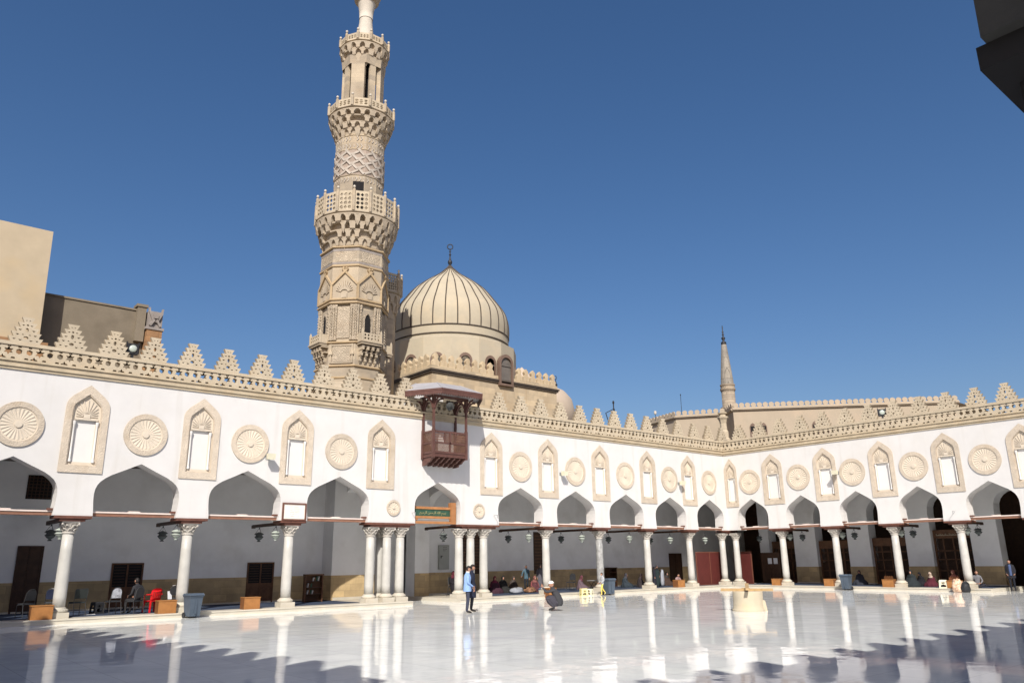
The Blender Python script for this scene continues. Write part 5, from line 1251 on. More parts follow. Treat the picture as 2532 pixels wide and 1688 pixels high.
def plastic_chair(loc, rz, label):
    T = thing('plastic_chair', label, 'chair', loc, rz); m = 'redplastic'
    b = MB(); b.hexa([(-.22, -.22, .41), (.22, -.22, .41), (.2, .2, .40), (-.2, .2, .40), (-.22, -.22, .44), (.22, -.22, .44), (.2, .2, .43), (-.2, .2, .43)]); b.box((-.22, -.225, .36), (.22, -.2, .41)); b.build('seat', [m], T)
    b = MB(); ol = [(-.2, .44), (.2, .44), (.22, .7), (.2, .82), (.1, .88), (-.1, .88), (-.2, .82), (-.22, .7)]
    holes = [[(u - .018, .52), (u + .018, .52), (u + .018, .76), (u - .018, .76)] for u in (-.13, -.065, 0, .065, .13)]
    b.plate(ol, holes, -.015, .015, fn=lambda u, v, w: (u, .21 + (w - .44) * .22 + v - .05 * (u / .2) ** 2, w)); b.build('backrest', [m], T)
    for s in (-1, 1):
        b = MB(); b.tube([(s * .22, -.2, .42), (s * .25, -.2, .62), (s * .25, .0, .65), (s * .22, .25, .66)], [.02, .022, .025, .02], 6); b.build('armrest', [m], T)
        for y in (-.2, .2): b = MB(); b.bar((s * .2, y, .42), (s * .24, y * 1.25, 0), .055, .045); b.build('leg', [m], T)
plastic_chair((-36.5, 1.0, .18), radians(195), 'bright red plastic armchair')
def stool(loc, rz, label, m='whiteplastic', h=.42, w=.17, back=False):
    T = thing('plastic_stool', label, 'stool', loc, rz)
    b = MB(); b.hexa([(-w, -w, h - .04), (w, -w, h - .04), (w, w, h - .04), (-w, w, h - .04), (-w * .9, -w * .9, h), (w * .9, -w * .9, h), (w * .9, w * .9, h), (-w * .9, w * .9, h)]); b.build('seat', [m], T)
    for k in range(4):      # side aprons pierced by a fan and an arch
        a = k * pi / 2; holes = [[(w * .55 * cos(t), h * .55 + .11 * sin(t)) for t in [pi * q / 6 for q in range(7)]], [(-w * .7, .06), (w * .7, .06), (w * .62, h * .38), (0, h * .48), (-w * .62, h * .38)]]
        b = MB(); b.plate([(-w * 1.12, 0), (w * 1.12, 0), (w, h - .04), (-w, h - .04)], holes, 0, .02, fn=lambda u, v, z, a=a: (cos(a) * u - sin(a) * -(w * (1.12 - .12 * z / h) - v), sin(a) * u + cos(a) * -(w * (1.12 - .12 * z / h) - v), z)); b.build('side_panel', [m], T)
        if k in (0, 2): b = MB(); 
    for sx in (-1, 1):
        b = MB(); b.bar((sx * w * .55, -w, h * .52), (sx * .0, -w, h * .8), .018) ; b.build('fan_bar', [m], T)
stool((-14.76, -.66, 0), radians(-25), 'pale yellow plastic stool on the pavement before the woman in lilac', 'yellowplastic', .40, .17)
stool((-14.15, -.52, 0), radians(20), 'cream plastic stool right behind the pale yellow stool', 'whiteplastic', .36, .15)
stool((.05, -13.3, .17), radians(-70), 'cream plastic stool at the step beside the orange bundle', 'whiteplastic', .42, .19)
stool((-38.2, 2.0, .18), radians(15), 'dark plastic stool between the green chair and the wrapped chair', 'padblack', .42, .17)

def bookcase():
    T = thing('bookcase', 'dark wooden bookcase behind the column under the framed white board', 'bookcase', (-28.85, 2.9, .18), radians(-8))
    b = MB(); w, h, d_ = .85, 1.18, .32
    b.box((-w / 2, 0, 0), (-w / 2 + .05, d_, h)); b.box((w / 2 - .05, 0, 0), (w / 2, d_, h)); b.box((-w / 2 + .05, d_ - .03, 0), (w / 2 - .05, d_, h)); b.box((-w / 2 - .02, -.02, h), (w / 2 + .02, d_ + .01, h + .06)); b.build('frame', ['lattice'], T)
    for z in (.05, .33, .62, .9): b = MB(); b.box((-w / 2 + .05, .01, z), (w / 2 - .05, d_ - .03, z + .03)); b.build('shelf', ['darkwood'], T)
    rnd = random.Random(9); cs = [cloth('bookwhite', (.45, .43, .4)), cloth('bookbrown', (.16, .08, .04)), cloth('bookgreen', (.06, .12, .08))]
    labels = 'book standing on a shelf of the dark bookcase'
    for z in (.36, .65, .93):
        x = -.3 + (.25 if z > .9 else 0)
        for k in range(4 if z != .65 else 3):
            t_ = rnd.uniform(.03, .06); hh = rnd.uniform(.15, .21)
            b = MB(); b.hexa([(0, 0, 0), (t_, 0, 0), (t_, .16, 0), (0, .16, 0), (.03, 0, hh), (.03 + t_, 0, hh), (.03 + t_, .16, hh), (.03, .16, hh)])
            o = b.build('book', [cs[k % 3]]); tag(o, labels, 'book', 'books on the dark bookcase'); ang = radians(-8)
            lx, ly = x, .06; o.location = (-28.85 + lx * cos(ang) - ly * sin(ang), 2.9 + lx * sin(ang) + ly * cos(ang), .18 + z); o.rotation_euler = (0, 0, ang); x += t_ + .035
bookcase()
T = thing('lectern', 'dark wooden book stand against the dado behind the dark grey column', 'lectern', (-7.0, 4.3, .18))
b = MB(); b.box((-.35, 0, 0), (-.3, .4, 1.15)); b.box((.3, 0, 0), (.35, .4, 1.15)); b.box((-.3, .36, 0), (.3, .4, 1.15)); b.box((-.38, -.03, 1.15), (.38, .42, 1.2)); b.build('cabinet', ['darkwood'], T)
b = MB()
for z in (.3, .6, .88): b.box((-.3, .02, z), (.3, .36, z + .03))
b.build('shelf', ['lattice'], T)
T = thing('small_table', 'small dark folding table in front of the woman in lilac', 'table', (-11.2, 2.0, .18), radians(10))
b = MB(); b.box((-.38, -.25, .5), (.38, .25, .53)); b.build('table_top', ['greymetal'], T)
for sx in (-1, 1):
    for sy in (-1, 1): b = MB(); b.tube([(sx * .33, sy * .2, .5), (-sx * .25, sy * .2, 0)], .014, 6); b.build('leg', ['iron'], T)

def partition(p, q, label, n):
    P_, Q_ = Vector((*p, .17)), Vector((*q, .17)); L = (Q_ - P_).length; T = thing('partition_screen', label, 'partition', P_, atan2(Q_.y - P_.y, Q_.x - P_.x))
    for k in range(n):
        b = MB(); b.box((L * k / n + .03, -.015, .06), (L * (k + 1) / n - .03, .015, 2.06)); b.build('board', ['redboard'], T)
    b = MB()
    for k in range(n + 1): u = L * k / n; b.box((u - .03, -.03, 0), (u + .03, .03, 2.12))
    for k in range(n): b.box((L * k / n + .03, -.028, 2.06), (L * (k + 1) / n - .03, .028, 2.12)); b.box((L * k / n + .03, -.028, 0), (L * (k + 1) / n - .03, .028, .06))
    b.build('frame', ['redtrim'], T)
partition((-2.62, .92), (.30, .92), 'maroon partition of two boards standing before the corner of the aisles', 2)
partition((1.42, .75), (1.42, -.6), 'maroon partition seen past the corner pair of columns', 1)
for k, (y, l) in enumerate(((-.98, 'white notice on the dark door, the one nearer the corner columns'), (-1.42, 'white notice on the dark door, the one nearer the stone pier'))):
    b = MB(); b.box((3.02, y - .15, 1.45), (3.03, y + .15, 1.83)); tag(b.build('notice_sheet', [cloth('paper', (.6, .6, .62), .05)]), l, 'notice')
T = thing('dark_door', 'dark wooden door leaf standing past the corner pair of columns', 'door', (0, 0, 0))
b = MB(); b.box((3.03, -1.75, .17), (3.1, -.3, 2.2)); b.build('leaf', ['darkwood'], T)
b = MB(); b.box((3.0, -1.0, .4), (3.025, -.5, 1.2)); b.build('lower_panel', ['darkwood'], T)
b = MB(); b.box((.98, .1, 1.75), (1.0, .3, 2.15)); tag(b.build('poster', [cloth('posterblue', (.1, .2, .5))]), 'small blue poster showing between the corner columns and the partition', 'poster')

def sundial():
    T = thing('stone_pedestal', 'cream round stone pedestal carrying crossed planks in the open courtyard', 'pedestal', (-19.86, -14.35, 0), radians(-56))
    b = MB(); b.lathe([(.60, 0), (.60, .05), (.565, .09), (.545, .2), (.535, .45), (.54, .66), (.53, .70)], 36); b.build('drum', ['sundial'], T, smooth=True, auto=.6)
    b = MB(); b.hexa([(.32, -.2, 0), (.66, -.16, 0), (.66, .16, 0), (.32, .2, 0), (.32, -.2, .46), (.60, -.16, .36), (.60, .16, .36), (.32, .2, .46)]); b.build('buttress', ['sundial'], T)
    p = thing('plank', 'long raw plank lying level across the round stone pedestal', 'plank', (-19.86, -14.35, .70), radians(-56))
    b = MB(); b.hexa([(-.96, -.06, 0), (.92, -.07, 0), (.92, .07, 0), (-.96, .06, 0), (-.96, -.06, .10), (.92, -.07, .09), (.92, .07, .09), (-.96, .06, .10)]); b.build('board', ['plank'], p)
    b = MB(); b.box((-.2, -.05, .10), (.1, .05, .12)); b.build('cleat', ['plank'], p)
    q = thing('plank', 'short raw plank propped upwards over the level plank on the stone pedestal', 'plank', (-19.86, -14.35, .76), radians(34))
    b = MB(); b.hexa([(-.85, -.06, .0), (.75, -.07, .13), (.75, .07, .13), (-.85, .06, .0), (-.85, -.06, .06), (.75, -.07, .2), (.75, .07, .2), (-.85, .06, .06)]); b.build('board', ['plank'], q)
sundial()

def blob(name, mat_, loc, r, label, cat, seed=1, rz=0.0, amp=.18):
    rnd = random.Random(seed); b = MB(); b.ellipsoid((0, 0, r[2] * .55), r, 18, 12)
    ph = [(rnd.uniform(0, 6), rnd.uniform(2, 6), rnd.uniform(2, 6)) for _ in range(4)]
    vs = []
    for x, y, z in b.v:
        k = 1 + amp * sum(sin(p + q * x / r[0] + s * y / r[1] + 2 * z / r[2]) for p, q, s in ph) / 4 + amp * .35 * sin(9 * x / r[0] + 3 * z / r[2]) * sin(8 * y / r[1] + 5 * z / r[2])
        vs.append((x * k, y * k, max(0.0, z * k)))
    b.v = vs; o = b.build(name, [mat_], None, smooth=True); put(o, loc, rz); return tag(o, label, cat)
M['orangecloth'] = mat('orange_print', (.62, .22, .07), 0.9, 0.5, 7.0, 0.3, 30, col2=(.9, .72, .55))
blob('cloth_bundle', 'orangecloth', (-.52, -14.25, 0), (.30, .26, .40), 'orange and white patterned cloth bundle on the step', 'bundle', 3, 0, .4)
blob('black_bag', 'padblack', (-.55, -14.62, 0), (.26, .22, .34), 'black bag leaning on the last column base beside the orange bundle', 'bag', 5)
blob('blanket', cloth('greywhite', (.27, .285, .32)), (-17.1, 2.2, .18), (.46, .32, .17), 'crumpled whitish blanket on the carpet beside the seated group', 'blanket', 8, .3, .4)
blob('bundle', cloth('mixed', (.22, .12, .07), .9), (-16.1, 2.2, .18), (.42, .26, .15), 'brown and cream bundle of belongings next to the whitish blanket', 'bundle', 11, .2, .5)
blob('bundle', cloth('denim', (.07, .10, .16), .5), (-15.25, 1.9, .18), (.42, .3, .17), 'blue denim bundle in front of the woman in the pink scarf', 'bundle', 13, .2, .4)
b = MB(); b.add([(0, 0, 0), (.5, .05, 0), (.55, .35, .01), (.05, .3, 0)], [(0, 1, 2, 3)]); o = b.build('newspaper', [cloth('paper', (.6, .6, .62), .05)]); put(o, (-38.9, 1.2, .19)); tag(o, 'white newspaper spread on the carpet beside the green chair', 'newspaper')
b = MB(); b.hexa([(-.08, 0, 0), (.08, 0, 0), (.08, .03, 0), (-.08, .03, 0), (-.05, .12, .3), (.11, .12, .3), (.11, .14, .3), (-.05, .14, .3)]); o = b.build('paper_sheaf', [cloth('paper', (.6, .6, .62), .05)]); put(o, (-35.75, 1.35, .62), .3); tag(o, 'white paper sheaf propped on the chair behind the bin column', 'paper')

# ------------------------------------------------------------------ people
def skin_mesh(chains, extra_roots=()):
    """chains: list of [(point, radius), ...]; the first chain's first point is the root, chains may share points by value."""
    pts = []; rad = []; idx = {}; edges = []; roots = set()
    for ci, ch in enumerate(chains):
        prev = None
        for p, r in ch:
            key = tuple(round(c, 4) for c in p)
            if key not in idx: idx[key] = len(pts); pts.append(p); rad.append(r)
            i = idx[key]
            if prev is not None and prev != i: edges.append((prev, i))
            prev = i
    # one root per island
    par = list(range(len(pts)))
    def find(a):
        while par[a] != a: a = par[a]
        return a
    for a, c in edges: par[find(a)] = find(c)
    me = bpy.data.meshes.new('body'); me.from_pydata(pts, edges, [])
    o = bpy.data.objects.new('body_source', me); COL.objects.link(o)
    o.modifiers.new('s', 'SKIN'); sub = o.modifiers.new('u', 'SUBSURF'); sub.levels = 1; sub.render_levels = 1
    seen = set()
    for i, sv in enumerate(me.skin_vertices[0].data):
        r = rad[i]; sv.radius = r if isinstance(r, tuple) else (r, r)
        f_ = find(i); sv.use_root = f_ not in seen; seen.add(f_)
    dg = bpy.context.evaluated_depsgraph_get(); m2 = bpy.data.meshes.new_from_object(o.evaluated_get(dg))
    out = ([v.co.copy() for v in m2.vertices], [tuple(p.vertices) for p in m2.polygons])
    bpy.data.objects.remove(o); bpy.data.meshes.remove(m2)
    return out

STAND = dict(pelvis=(0, 0, .95), spine=(0, .015, 1.13), chest=(0, .01, 1.33), neck=(0, 0, 1.48), head=(0, -.03, 1.62),
             sh=(.175, .01, 1.40), el=(.225, .04, 1.13), wr=(.215, -.03, .89), hd=(.205, -.06, .79), hip=(.088, 0, .92), kn=(.095, -.02, .50), an=(.095, .03, .09), to=(.11, -.15, .035))
SIT = dict(pelvis=(0, .05, .14), spine=(0, .08, .32), chest=(0, .04, .52), neck=(0, -.01, .66), head=(0, -.06, .79),
           sh=(.17, .03, .59), el=(.24, -.06, .35), wr=(.12, -.25, .24), hd=(.05, -.30, .22), hip=(.10, .04, .13), kn=(.34, -.28, .16), an=(.02, -.36, .09), to=(-.14, -.40, .06))
CHAIR = dict(pelvis=(0, .08, .50), spine=(0, .11, .68), chest=(0, .08, .90), neck=(0, .04, 1.04), head=(0, 0, 1.18),
             sh=(.175, .08, .97), el=(.22, .05, .72), wr=(.16, -.18, .62), hd=(.12, -.26, .60), hip=(.09, .06, .49), kn=(.11, -.36, .50), an=(.11, -.33, .09), to=(.12, -.5, .035))
SQUAT = dict(pelvis=(0, .16, .27), spine=(0, .12, .42), chest=(0, -.02, .66), neck=(0, -.10, .80), head=(0, -.16, .92),
             sh=(.17, -.03, .73), el=(.22, -.32, .66), wr=(.10, -.46, .82), hd=(.05, -.49, .90), hip=(.10, .13, .26), kn=(.17, -.34, .48), an=(.13, -.03, .10), to=(.15, -.25, .035))
def person(label, loc, rz, pose, sc, top, legs, shoe=(.03, .028, .028), hair='hair', extras=(), over=None, overL=None, face_pitch=0.0, sleeve=True, group=None, hairstyle='short', skincol=None):
    """overL / over: joint overrides for the person's two sides / both sides; extras: garments laid over the body."""
    J = dict(pose); J.update(over or {})
    JL = dict(J); JL.update(overL or {})
    T = thing('person', label, 'person', loc, rz, group)
    S = lambda p, s=1: (p[0] * s, p[1], p[2])
    k = 1.0
    ch = [[(J['pelvis'], (.135, .10)), (J['spine'], (.125, .095)), (J['chest'], (.15, .11)), (J['neck'], .058), (tuple(Vector(J['neck']).lerp(Vector(J['head']), .55)), .055)]]
    bones = [(J['pelvis'], J['chest'], 0, .15), (J['chest'], J['neck'], 0, .12), (J['neck'], J['head'], 2, .03)]
    for s, Q in ((1, J), (-1, JL)):
        P = {n: S(Q[n], s) for n in ('sh', 'el', 'wr', 'hd', 'hip', 'kn', 'an', 'to')}
        palm = tuple(Vector(P['wr']).lerp(Vector(P['hd']), .55))
        ch.append([(J['chest'], (.15, .11)), (P['sh'], .062), (P['el'], .048), (P['wr'], .03), (palm, (.036, .018))])
        ch.append([(J['pelvis'], (.135, .10)), (P['hip'], .088), (P['kn'], .062), (P['an'], .042), (tuple(Vector(P['an']).lerp(Vector(P['to']), .6)), .04), (P['to'], .03)])
        bones += [(P['sh'], P['el'], 0, .05), (P['el'], P['wr'], 0 if sleeve else 2, .0), (P['wr'], P['hd'], 2, .0), (P['hip'], P['kn'], 1, .05), (P['kn'], P['an'], 1, .0), (P['an'], P['to'], 3, .0)]
        # five fingers rooted in the palm
        d_ = (Vector(P['hd']) - Vector(P['wr'])).normalized(); sd = d_.cross(Vector((s * 1.0, .2, .1))).normalized(); nr = sd.cross(d_).normalized() * (1 if s > 0 else -1)
        for i, (off, ln) in enumerate(((-.024, .052), (-.008, .066), (.009, .070), (.025, .062))):
            a = Vector(palm) + sd * off; ch.append([(tuple(a), .0095), (tuple(a + d_ * ln * .9), .0088), (tuple(a + d_ * ln * 1.25 - nr * .022), .008), (tuple(a + d_ * ln * 1.3 - nr * .045), .007)])
        a = Vector(palm) + sd * .02 - d_ * .02; ch.append([(tuple(a), .011), (tuple(a + sd * .03 + d_ * .015), .0105), (tuple(a + sd * .04 + d_ * .045), .009)])
    vs, fs = skin_mesh(ch)
    b = MB(); mi = []
    for f_ in fs:
        c = Vector((0, 0, 0))
        for i in f_: c += vs[i]
        c /= len(f_); best = (9, 0)
        for p, q, m_, sub in bones:
            p = Vector(p); q = Vector(q); dq = q - p; t = max(0, min(1, (c - p).dot(dq) / dq.length_squared)); dd = (c - (p + dq * t)).length - sub
            if dd < best[0]: best = (dd, m_)
        mi.append(best[1])
    b.v = [tuple(v) for v in vs]; b.f = list(fs); b.mi = mi
    # head with brow, nose, mouth, chin and ears, pitched on the neck
    hc = Vector(J['head']); R_ = Matrix.Rotation(face_pitch, 4, 'X')
    h = MB(); h.ellipsoid((0, 0, 0), (.074, .094, .117), 20, 16)
    hv = []
    for x, y, z in h.v:
        if y < 0:
            x *= 1 - .22 * max(0, -z / .117) ** 1.5
            y *= 1 - .10 * max(0, z / .117)
            g = math.exp(-(x / .016) ** 2 - ((z + .018) / .028) ** 2) * .022      # nose
            g += math.exp(-(x / .03) ** 2 - ((z + .062) / .014) ** 2) * .006      # lips
            g -= math.exp(-((abs(x) - .032) / .016) ** 2 - ((z - .012) / .014) ** 2) * .009
            g += math.exp(-(x / .03) ** 2 - ((z + .098) / .02) ** 2) * .010
            y -= g
        hv.append(Vector((x, y, z)))
    fmi = []
    for f_ in h.f:
        c = sum((hv[i] for i in f_), Vector()) / len(f_)
        e = c.y < -.05 and abs(abs(c.x) - .030) < .014 and abs(c.z - .012) < .010
        fmi.append(4 if e else 2)
    o0 = len(b.v); b.v += [tuple(R_ @ v + hc) for v in hv]; b.f += [tuple(i + o0 for i in f_) for f_ in h.f]; b.mi += fmi
    e = MB()
    for s in (-1, 1): e.ellipsoid((s * .076, .005, -.005), (.010, .02, .03), 8, 6)
    o0 = len(b.v); b.v += [tuple(R_ @ Vector(v) + hc) for v in e.v]; b.f += [tuple(i + o0 for i in f_) for f_ in e.f]; b.mi += [2] * len(e.f)
    tm = cloth('c%.3f_%.3f_%.3f' % top, top); lm = cloth('c%.3f_%.3f_%.3f' % legs, legs); sm = cloth('c%.3f_%.3f_%.3f' % shoe, shoe, .1)
    b.build('body', [tm, lm, M['skin'], sm, M['eye']], T, smooth=True)
    if hairstyle in ('short', 'cap', 'long'):
        h = MB(); h.ellipsoid((0, 0, 0), (.082, .103, .124), 20, 16)
        keep = [f_ for f_ in h.f if (lambda c: (c.z > .045 + .25 * max(0, -c.y - .02)) or (c.y > .005 and c.z > (-.06 if hairstyle != 'cap' else .02)))(sum((Vector(h.v[i]) for i in f_), Vector()) / len(f_))]
        q = MB(); q.v = [tuple(R_ @ Vector(v) + hc) for v in h.v]; q.f = keep; q.mi = [0] * len(keep)
        ob = q.build('hair', [hair], T, smooth=True)
        so = ob.modifiers.new('thick', 'SOLIDIFY'); so.thickness = .012
        if hairstyle == 'cap':
            q = MB(); q.ellipsoid((0, 0, 0), (.092, .112, .126), 20, 16); kp = [f_ for f_ in q.f if sum(q.v[i][2] for i in f_) / len(f_) > .035]
            q.v = [tuple(R_ @ Vector(v) + hc + Vector((0, .008, .004))) for v in q.v]; q.f = kp; q.mi = [0] * len(kp)
            c_ = q.build('cap', [cloth('capwhite', (.72, .70, .66), .05)], T, smooth=True); so = c_.modifiers.new('thick', 'SOLIDIFY'); so.thickness = .01
    for ex in extras: ex(T, J, JL, R_, hc)
    T.scale = (sc, sc, sc)
    return T
def loft(T, name, rings, col, n=20, folds=0.0, nf=7, open_top=True):
    """rings: (cx, cy, z, rx, ry) from bottom to top."""
    b = MB(); vs = []; fs = []
    for i, (cx, cy, z, rx, ry) in enumerate(rings):
        amt = folds * (1 - i / (len(rings) - 1))
        for k in range(n):
            a = 2 * pi * k / n; m_ = 1 + amt * sin(nf * a + i * .7); vs.append((cx + rx * m_ * cos(a), cy + ry * m_ * sin(a), z))
    for i in range(len(rings) - 1):
        for k in range(n): fs.append((i * n + k, i * n + (k + 1) % n, (i + 1) * n + (k + 1) % n, (i + 1) * n + k))
    fs.append(tuple(range((len(rings) - 1) * n, len(rings) * n)))
    b.add(vs, fs); o = b.build(name, [col], T, smooth=True); return o
def scarf(col):
    def f_(T, J, JL, R_, hc):
        h = MB(); h.ellipsoid((0, .012, .004), (.092, .112, .135), 20, 16)
        kp = [q for q in h.f if (lambda c: not (c.y < -.045 and abs(c.x) < .06 and -.10 < c.z < .065))(sum((Vector(h.v[i]) for i in q), Vector()) / len(q))]
        q = MB(); q.v = [tuple(R_ @ Vector(v) + hc) for v in h.v]; q.f = kp; q.mi = [0] * len(kp); o = q.build('headscarf', [col], T, smooth=True)
        so = o.modifiers.new('thick', 'SOLIDIFY'); so.thickness = .012
        n_ = Vector(J['neck']); b = MB(); R2 = [(n_.x, n_.y + .02, n_.z - .10, .2, .15), (n_.x, n_.y + .01, n_.z - .03, .15, .12), (n_.x, (n_.y + hc.y) / 2 + .01, n_.z + .04, .09, .10), (hc.x, hc.y + .02, hc.z - .05, .075, .085)]
        loft(T, 'scarf_drape', R2, col, folds=.05)
    return f_
def floor_robe(col):
    return lambda T, J, JL, R_, hc: loft(T, 'robe', [(0, -.12, .01, .44, .40), (0, -.12, .12, .46, .40), (0, -.08, .24, .38, .33), (0, .02, .36, .25, .21), (0, .04, .50, .23, .16), (0, .03, .60, .21, .13), (0, 0, .66, .10, .09)], col, n=36, folds=.10, nf=9)
def long_robe(col, wide=.3, hem=.06):
    return lambda T, J, JL, R_, hc: loft(T, 'robe', [(0, .01, hem, wide, wide * .75), (0, .01, .5, wide * .8, wide * .62), (0, 0, .95, .2, .155), (0, .015, 1.15, .185, .14), (0, .01, 1.36, .215, .14), (0, 0, 1.44, .13, .1), (0, 0, 1.49, .07, .065)], col, folds=.07)
def jacket(col, hem=.78, flare=.19):
    return lambda T, J, JL, R_, hc: loft(T, 'jacket', [(0, .01, hem, flare, flare * .78), (0, .01, .95, flare * .97, flare * .76), (0, .015, 1.13, .165, .13), (0, .01, 1.30, .19, .14), (0, .01, 1.40, .165, .115), (0, .005, 1.46, .085, .075), (0, 0, 1.50, .066, .066)], col, folds=.02)
def collar(col):
    return lambda T, J, JL, R_, hc: loft(T, 'collar', [(0, 0, J['neck'][2] - .03, .075, .075), (0, -.005, J['neck'][2] + .02, .068, .07), (0, -.008, J['neck'][2] + .05, .066, .068)], col)
def face(dx, dy): return atan2(dx, -dy)
BLUE = (.24, .37, .62); NAVY = (.022, .026, .045); DARK = (.028, .026, .028)
hands = dict(sh=(.175, .0, 1.40), el=(.235, .02, 1.12), wr=(.085, -.20, .98), hd=(.0, -.24, .93))
person('man in a light blue blazer standing with hands clasped and head bowed', (-27.47, -7.12, 0), face(.86, -.5), STAND, 1.0, BLUE, (.045, .05, .075), over=hands, face_pitch=radians(22), extras=(jacket(cloth('blazer', BLUE, .06), .80, .20), collar(cloth('shirtwhite', (.6, .58, .55), .05))))
person('man in a long dark coat standing just behind the man in light blue', (-26.80, -6.50, 0), face(.86, -.5), STAND, 1.02, NAVY, (.03, .03, .036), over=dict(head=(0, -.03, 1.63)), face_pitch=radians(10), extras=(jacket(cloth('navycoat', NAVY, .1), .52, .23), collar(cloth('navycoat', NAVY, .1))))
crouch = person('man in dark clothes and a white cap crouching to take a picture', (-24.25, -8.55, 0), face(-.72, .7), SQUAT, 1.06, (.05, .05, .055), (.055, .052, .065), hairstyle='cap', over=dict(head=(0, -.14, .93)), face_pitch=radians(8),
    extras=(lambda T, J, JL, R_, hc: loft(T, 'jacket', [(0, .15, .17, .13, .09), (0, .155, .24, .175, .13), (0, .13, .38, .19, .155), (0, .07, .52, .195, .155), (0, .0, .65, .205, .15), (0, -.06, .75, .16, .11), (0, -.10, .81, .075, .07)], cloth('blackjacket', (.05, .05, .055), .1), folds=.02),
            lambda T, J, JL, R_, hc: loft(T, 'robe_skirt', [(.0, -.04, .15, .15, .12), (0, -.08, .28, .21, .22), (0, -.13, .42, .235, .225), (0, -.14, .51, .22, .19), (0, -.12, .55, .15, .12)], cloth('greyrobe', (.055, .052, .065), .1), folds=.04)))
p = Vector((-24.25, -8.55, 0)); fdir = Vector((-.72, .7, 0)).normalized()
b = MB(); b.box((-.085, -.012, -.045), (.085, .012, .045)); o = b.build('phone', ['padblack']); put(o, tuple(p + fdir * .545 + Vector((0, 0, .97))), face(-.72, .7)); tag(o, 'dark phone held up by the crouching man', 'phone')
person('small child in yellow trousers and a pale top walking by the dark grey column', (-13.62, -.98, 0), face(-.9, .25), STAND, .69, (.42, .43, .45), (.72, .58, .13), shoe=(.6, .5, .2),
       over=dict(kn=(.09, -.16, .52), an=(.09, -.14, .09), to=(.1, -.3, .035), wr=(.2, -.2, .98), hd=(.19, -.27, .93)), overL=dict(kn=(.09, .05, .50), an=(.1, .32, .2), to=(.1, .22, .08)))
person('man in dark clothes sitting on the black round backed chair, seen from behind', (-37.22, .72, .17), radians(205 + 180 - 180), CHAIR, 1.0, (.032, .032, .036), DARK, extras=())
ch2 = dict(group=None)
person('woman in black with a maroon scarf on a chair beside the triple columns', (-21.3, 2.3, .17), face(.3, -1), CHAIR, .95, (.02, .018, .022), (.02, .018, .022), hairstyle='none', extras=(scarf(cloth('maroon', (.09, .02, .03))), lambda T, J, JL, R_, hc: loft(T, 'robe', [(0, -.22, .04, .3, .28), (0, -.2, .3, .28, .3), (0, -.08, .52, .24, .28), (0, .09, .72, .19, .15), (0, .08, .94, .2, .13), (0, .05, 1.02, .1, .09)], cloth('blackrobe', (.02, .018, .022)), folds=.05)))
tube_chair((-21.3, 2.3, .18), face(.3, -1), 'black metal chair under the woman with the maroon scarf')
person('woman in a maroon scarf sitting on the carpet right beside the triple columns', (-18.0, 3.0, .17), face(-.5, -1), SIT, 1.0, (.10, .02, .035), (.03, .03, .035), hairstyle='none', extras=(scarf(cloth('maroon2', (.14, .022, .045))), floor_robe(cloth('darkrobe1', (.045, .02, .03)))))
person('woman in black leaning against the dado in the seated group', (-17.25, 3.2, .17), face(-.4, -1), SIT, 1.0, (.03, .03, .03), (.03, .03, .03), hairstyle='none', extras=(scarf(cloth('blackscarf', (.02, .02, .02))), floor_robe(cloth('darkrobe2', (.025, .025, .024)))))
person('woman in dark brown sitting in the seated group nearest the whitish blanket', (-16.4, 3.3, .17), face(-.3, -1), SIT, .95, (.06, .045, .04), (.04, .035, .035), hairstyle='none', extras=(scarf(cloth('brownscarf', (.075, .06, .055))), floor_robe(cloth('brownrobe', (.045, .036, .033)))))
person('boy in a teal shirt standing by the stone dado', (-15.25, 3.5, .17), face(-.5, -1), STAND, .84, (.075, .13, .17), (.025, .03, .04), overL=dict(el=(.3, -.08, 1.18), wr=(.36, -.2, 1.0), hd=(.4, -.28, .95)))
person('woman in a grey robe standing by the dark window shutter', (-15.05, 2.5, .17), face(-.5, -1), STAND, .86, (.12, .12, .135), (.1, .09, .1), hairstyle='none', extras=(scarf(cloth('greyscarf', (.06, .06, .065))), long_robe(cloth('greyrobe2', (.10, .095, .11)), .24)))
person('girl in a pink patterned scarf sitting beside the woman in grey', (-15.5, 2.5, .17), face(-.3, -1), SIT, .95, (.2, .06, .06), (.05, .06, .09), hairstyle='none', extras=(scarf(cloth('pinkscarf', (.22, .09, .08), .5)), floor_robe(cloth('pinkrobe', (.09, .035, .04), .4))))
person('woman in lilac bending over the small folding table', (-11.7, 2.6, .17), face(.5, -1), SIT, .9, (.14, .10, .12), (.04, .035, .04), hairstyle='none', face_pitch=radians(20), extras=(scarf(cloth('maroon3', (.11, .04, .05))), floor_robe(cloth('lilacrobe', (.12, .085, .10)))))
person('person in a dark blue robe sitting against the dado past the dark grey column', (-7.75, 2.6, .17), face(.6, -1), SIT, .95, (.035, .045, .055), (.03, .04, .05), hairstyle='none', extras=(scarf(cloth('bluegrey', (.05, .05, .06))), floor_robe(cloth('bluerobe', (.03, .04, .05)))))
person('person in a brown shawl sitting just before the white column', (-7.0, 2.0, .17), face(.5, -1), SIT, .92, (.035, .028, .03), (.03, .03, .04), hairstyle='none', extras=(scarf(cloth('brown4', (.05, .035, .035))), floor_robe(cloth('brownrobe4', (.032, .026, .028)))))
person('woman in a black robe standing close behind the white column', (-6.85, 1.0, .17), face(.8, -1), STAND, .72, (.022, .022, .03), (.022, .022, .03), hairstyle='none', extras=(scarf(cloth('black5', (.018, .018, .022))), long_robe(cloth('blackrobe5', (.022, .022, .032)), .27)))
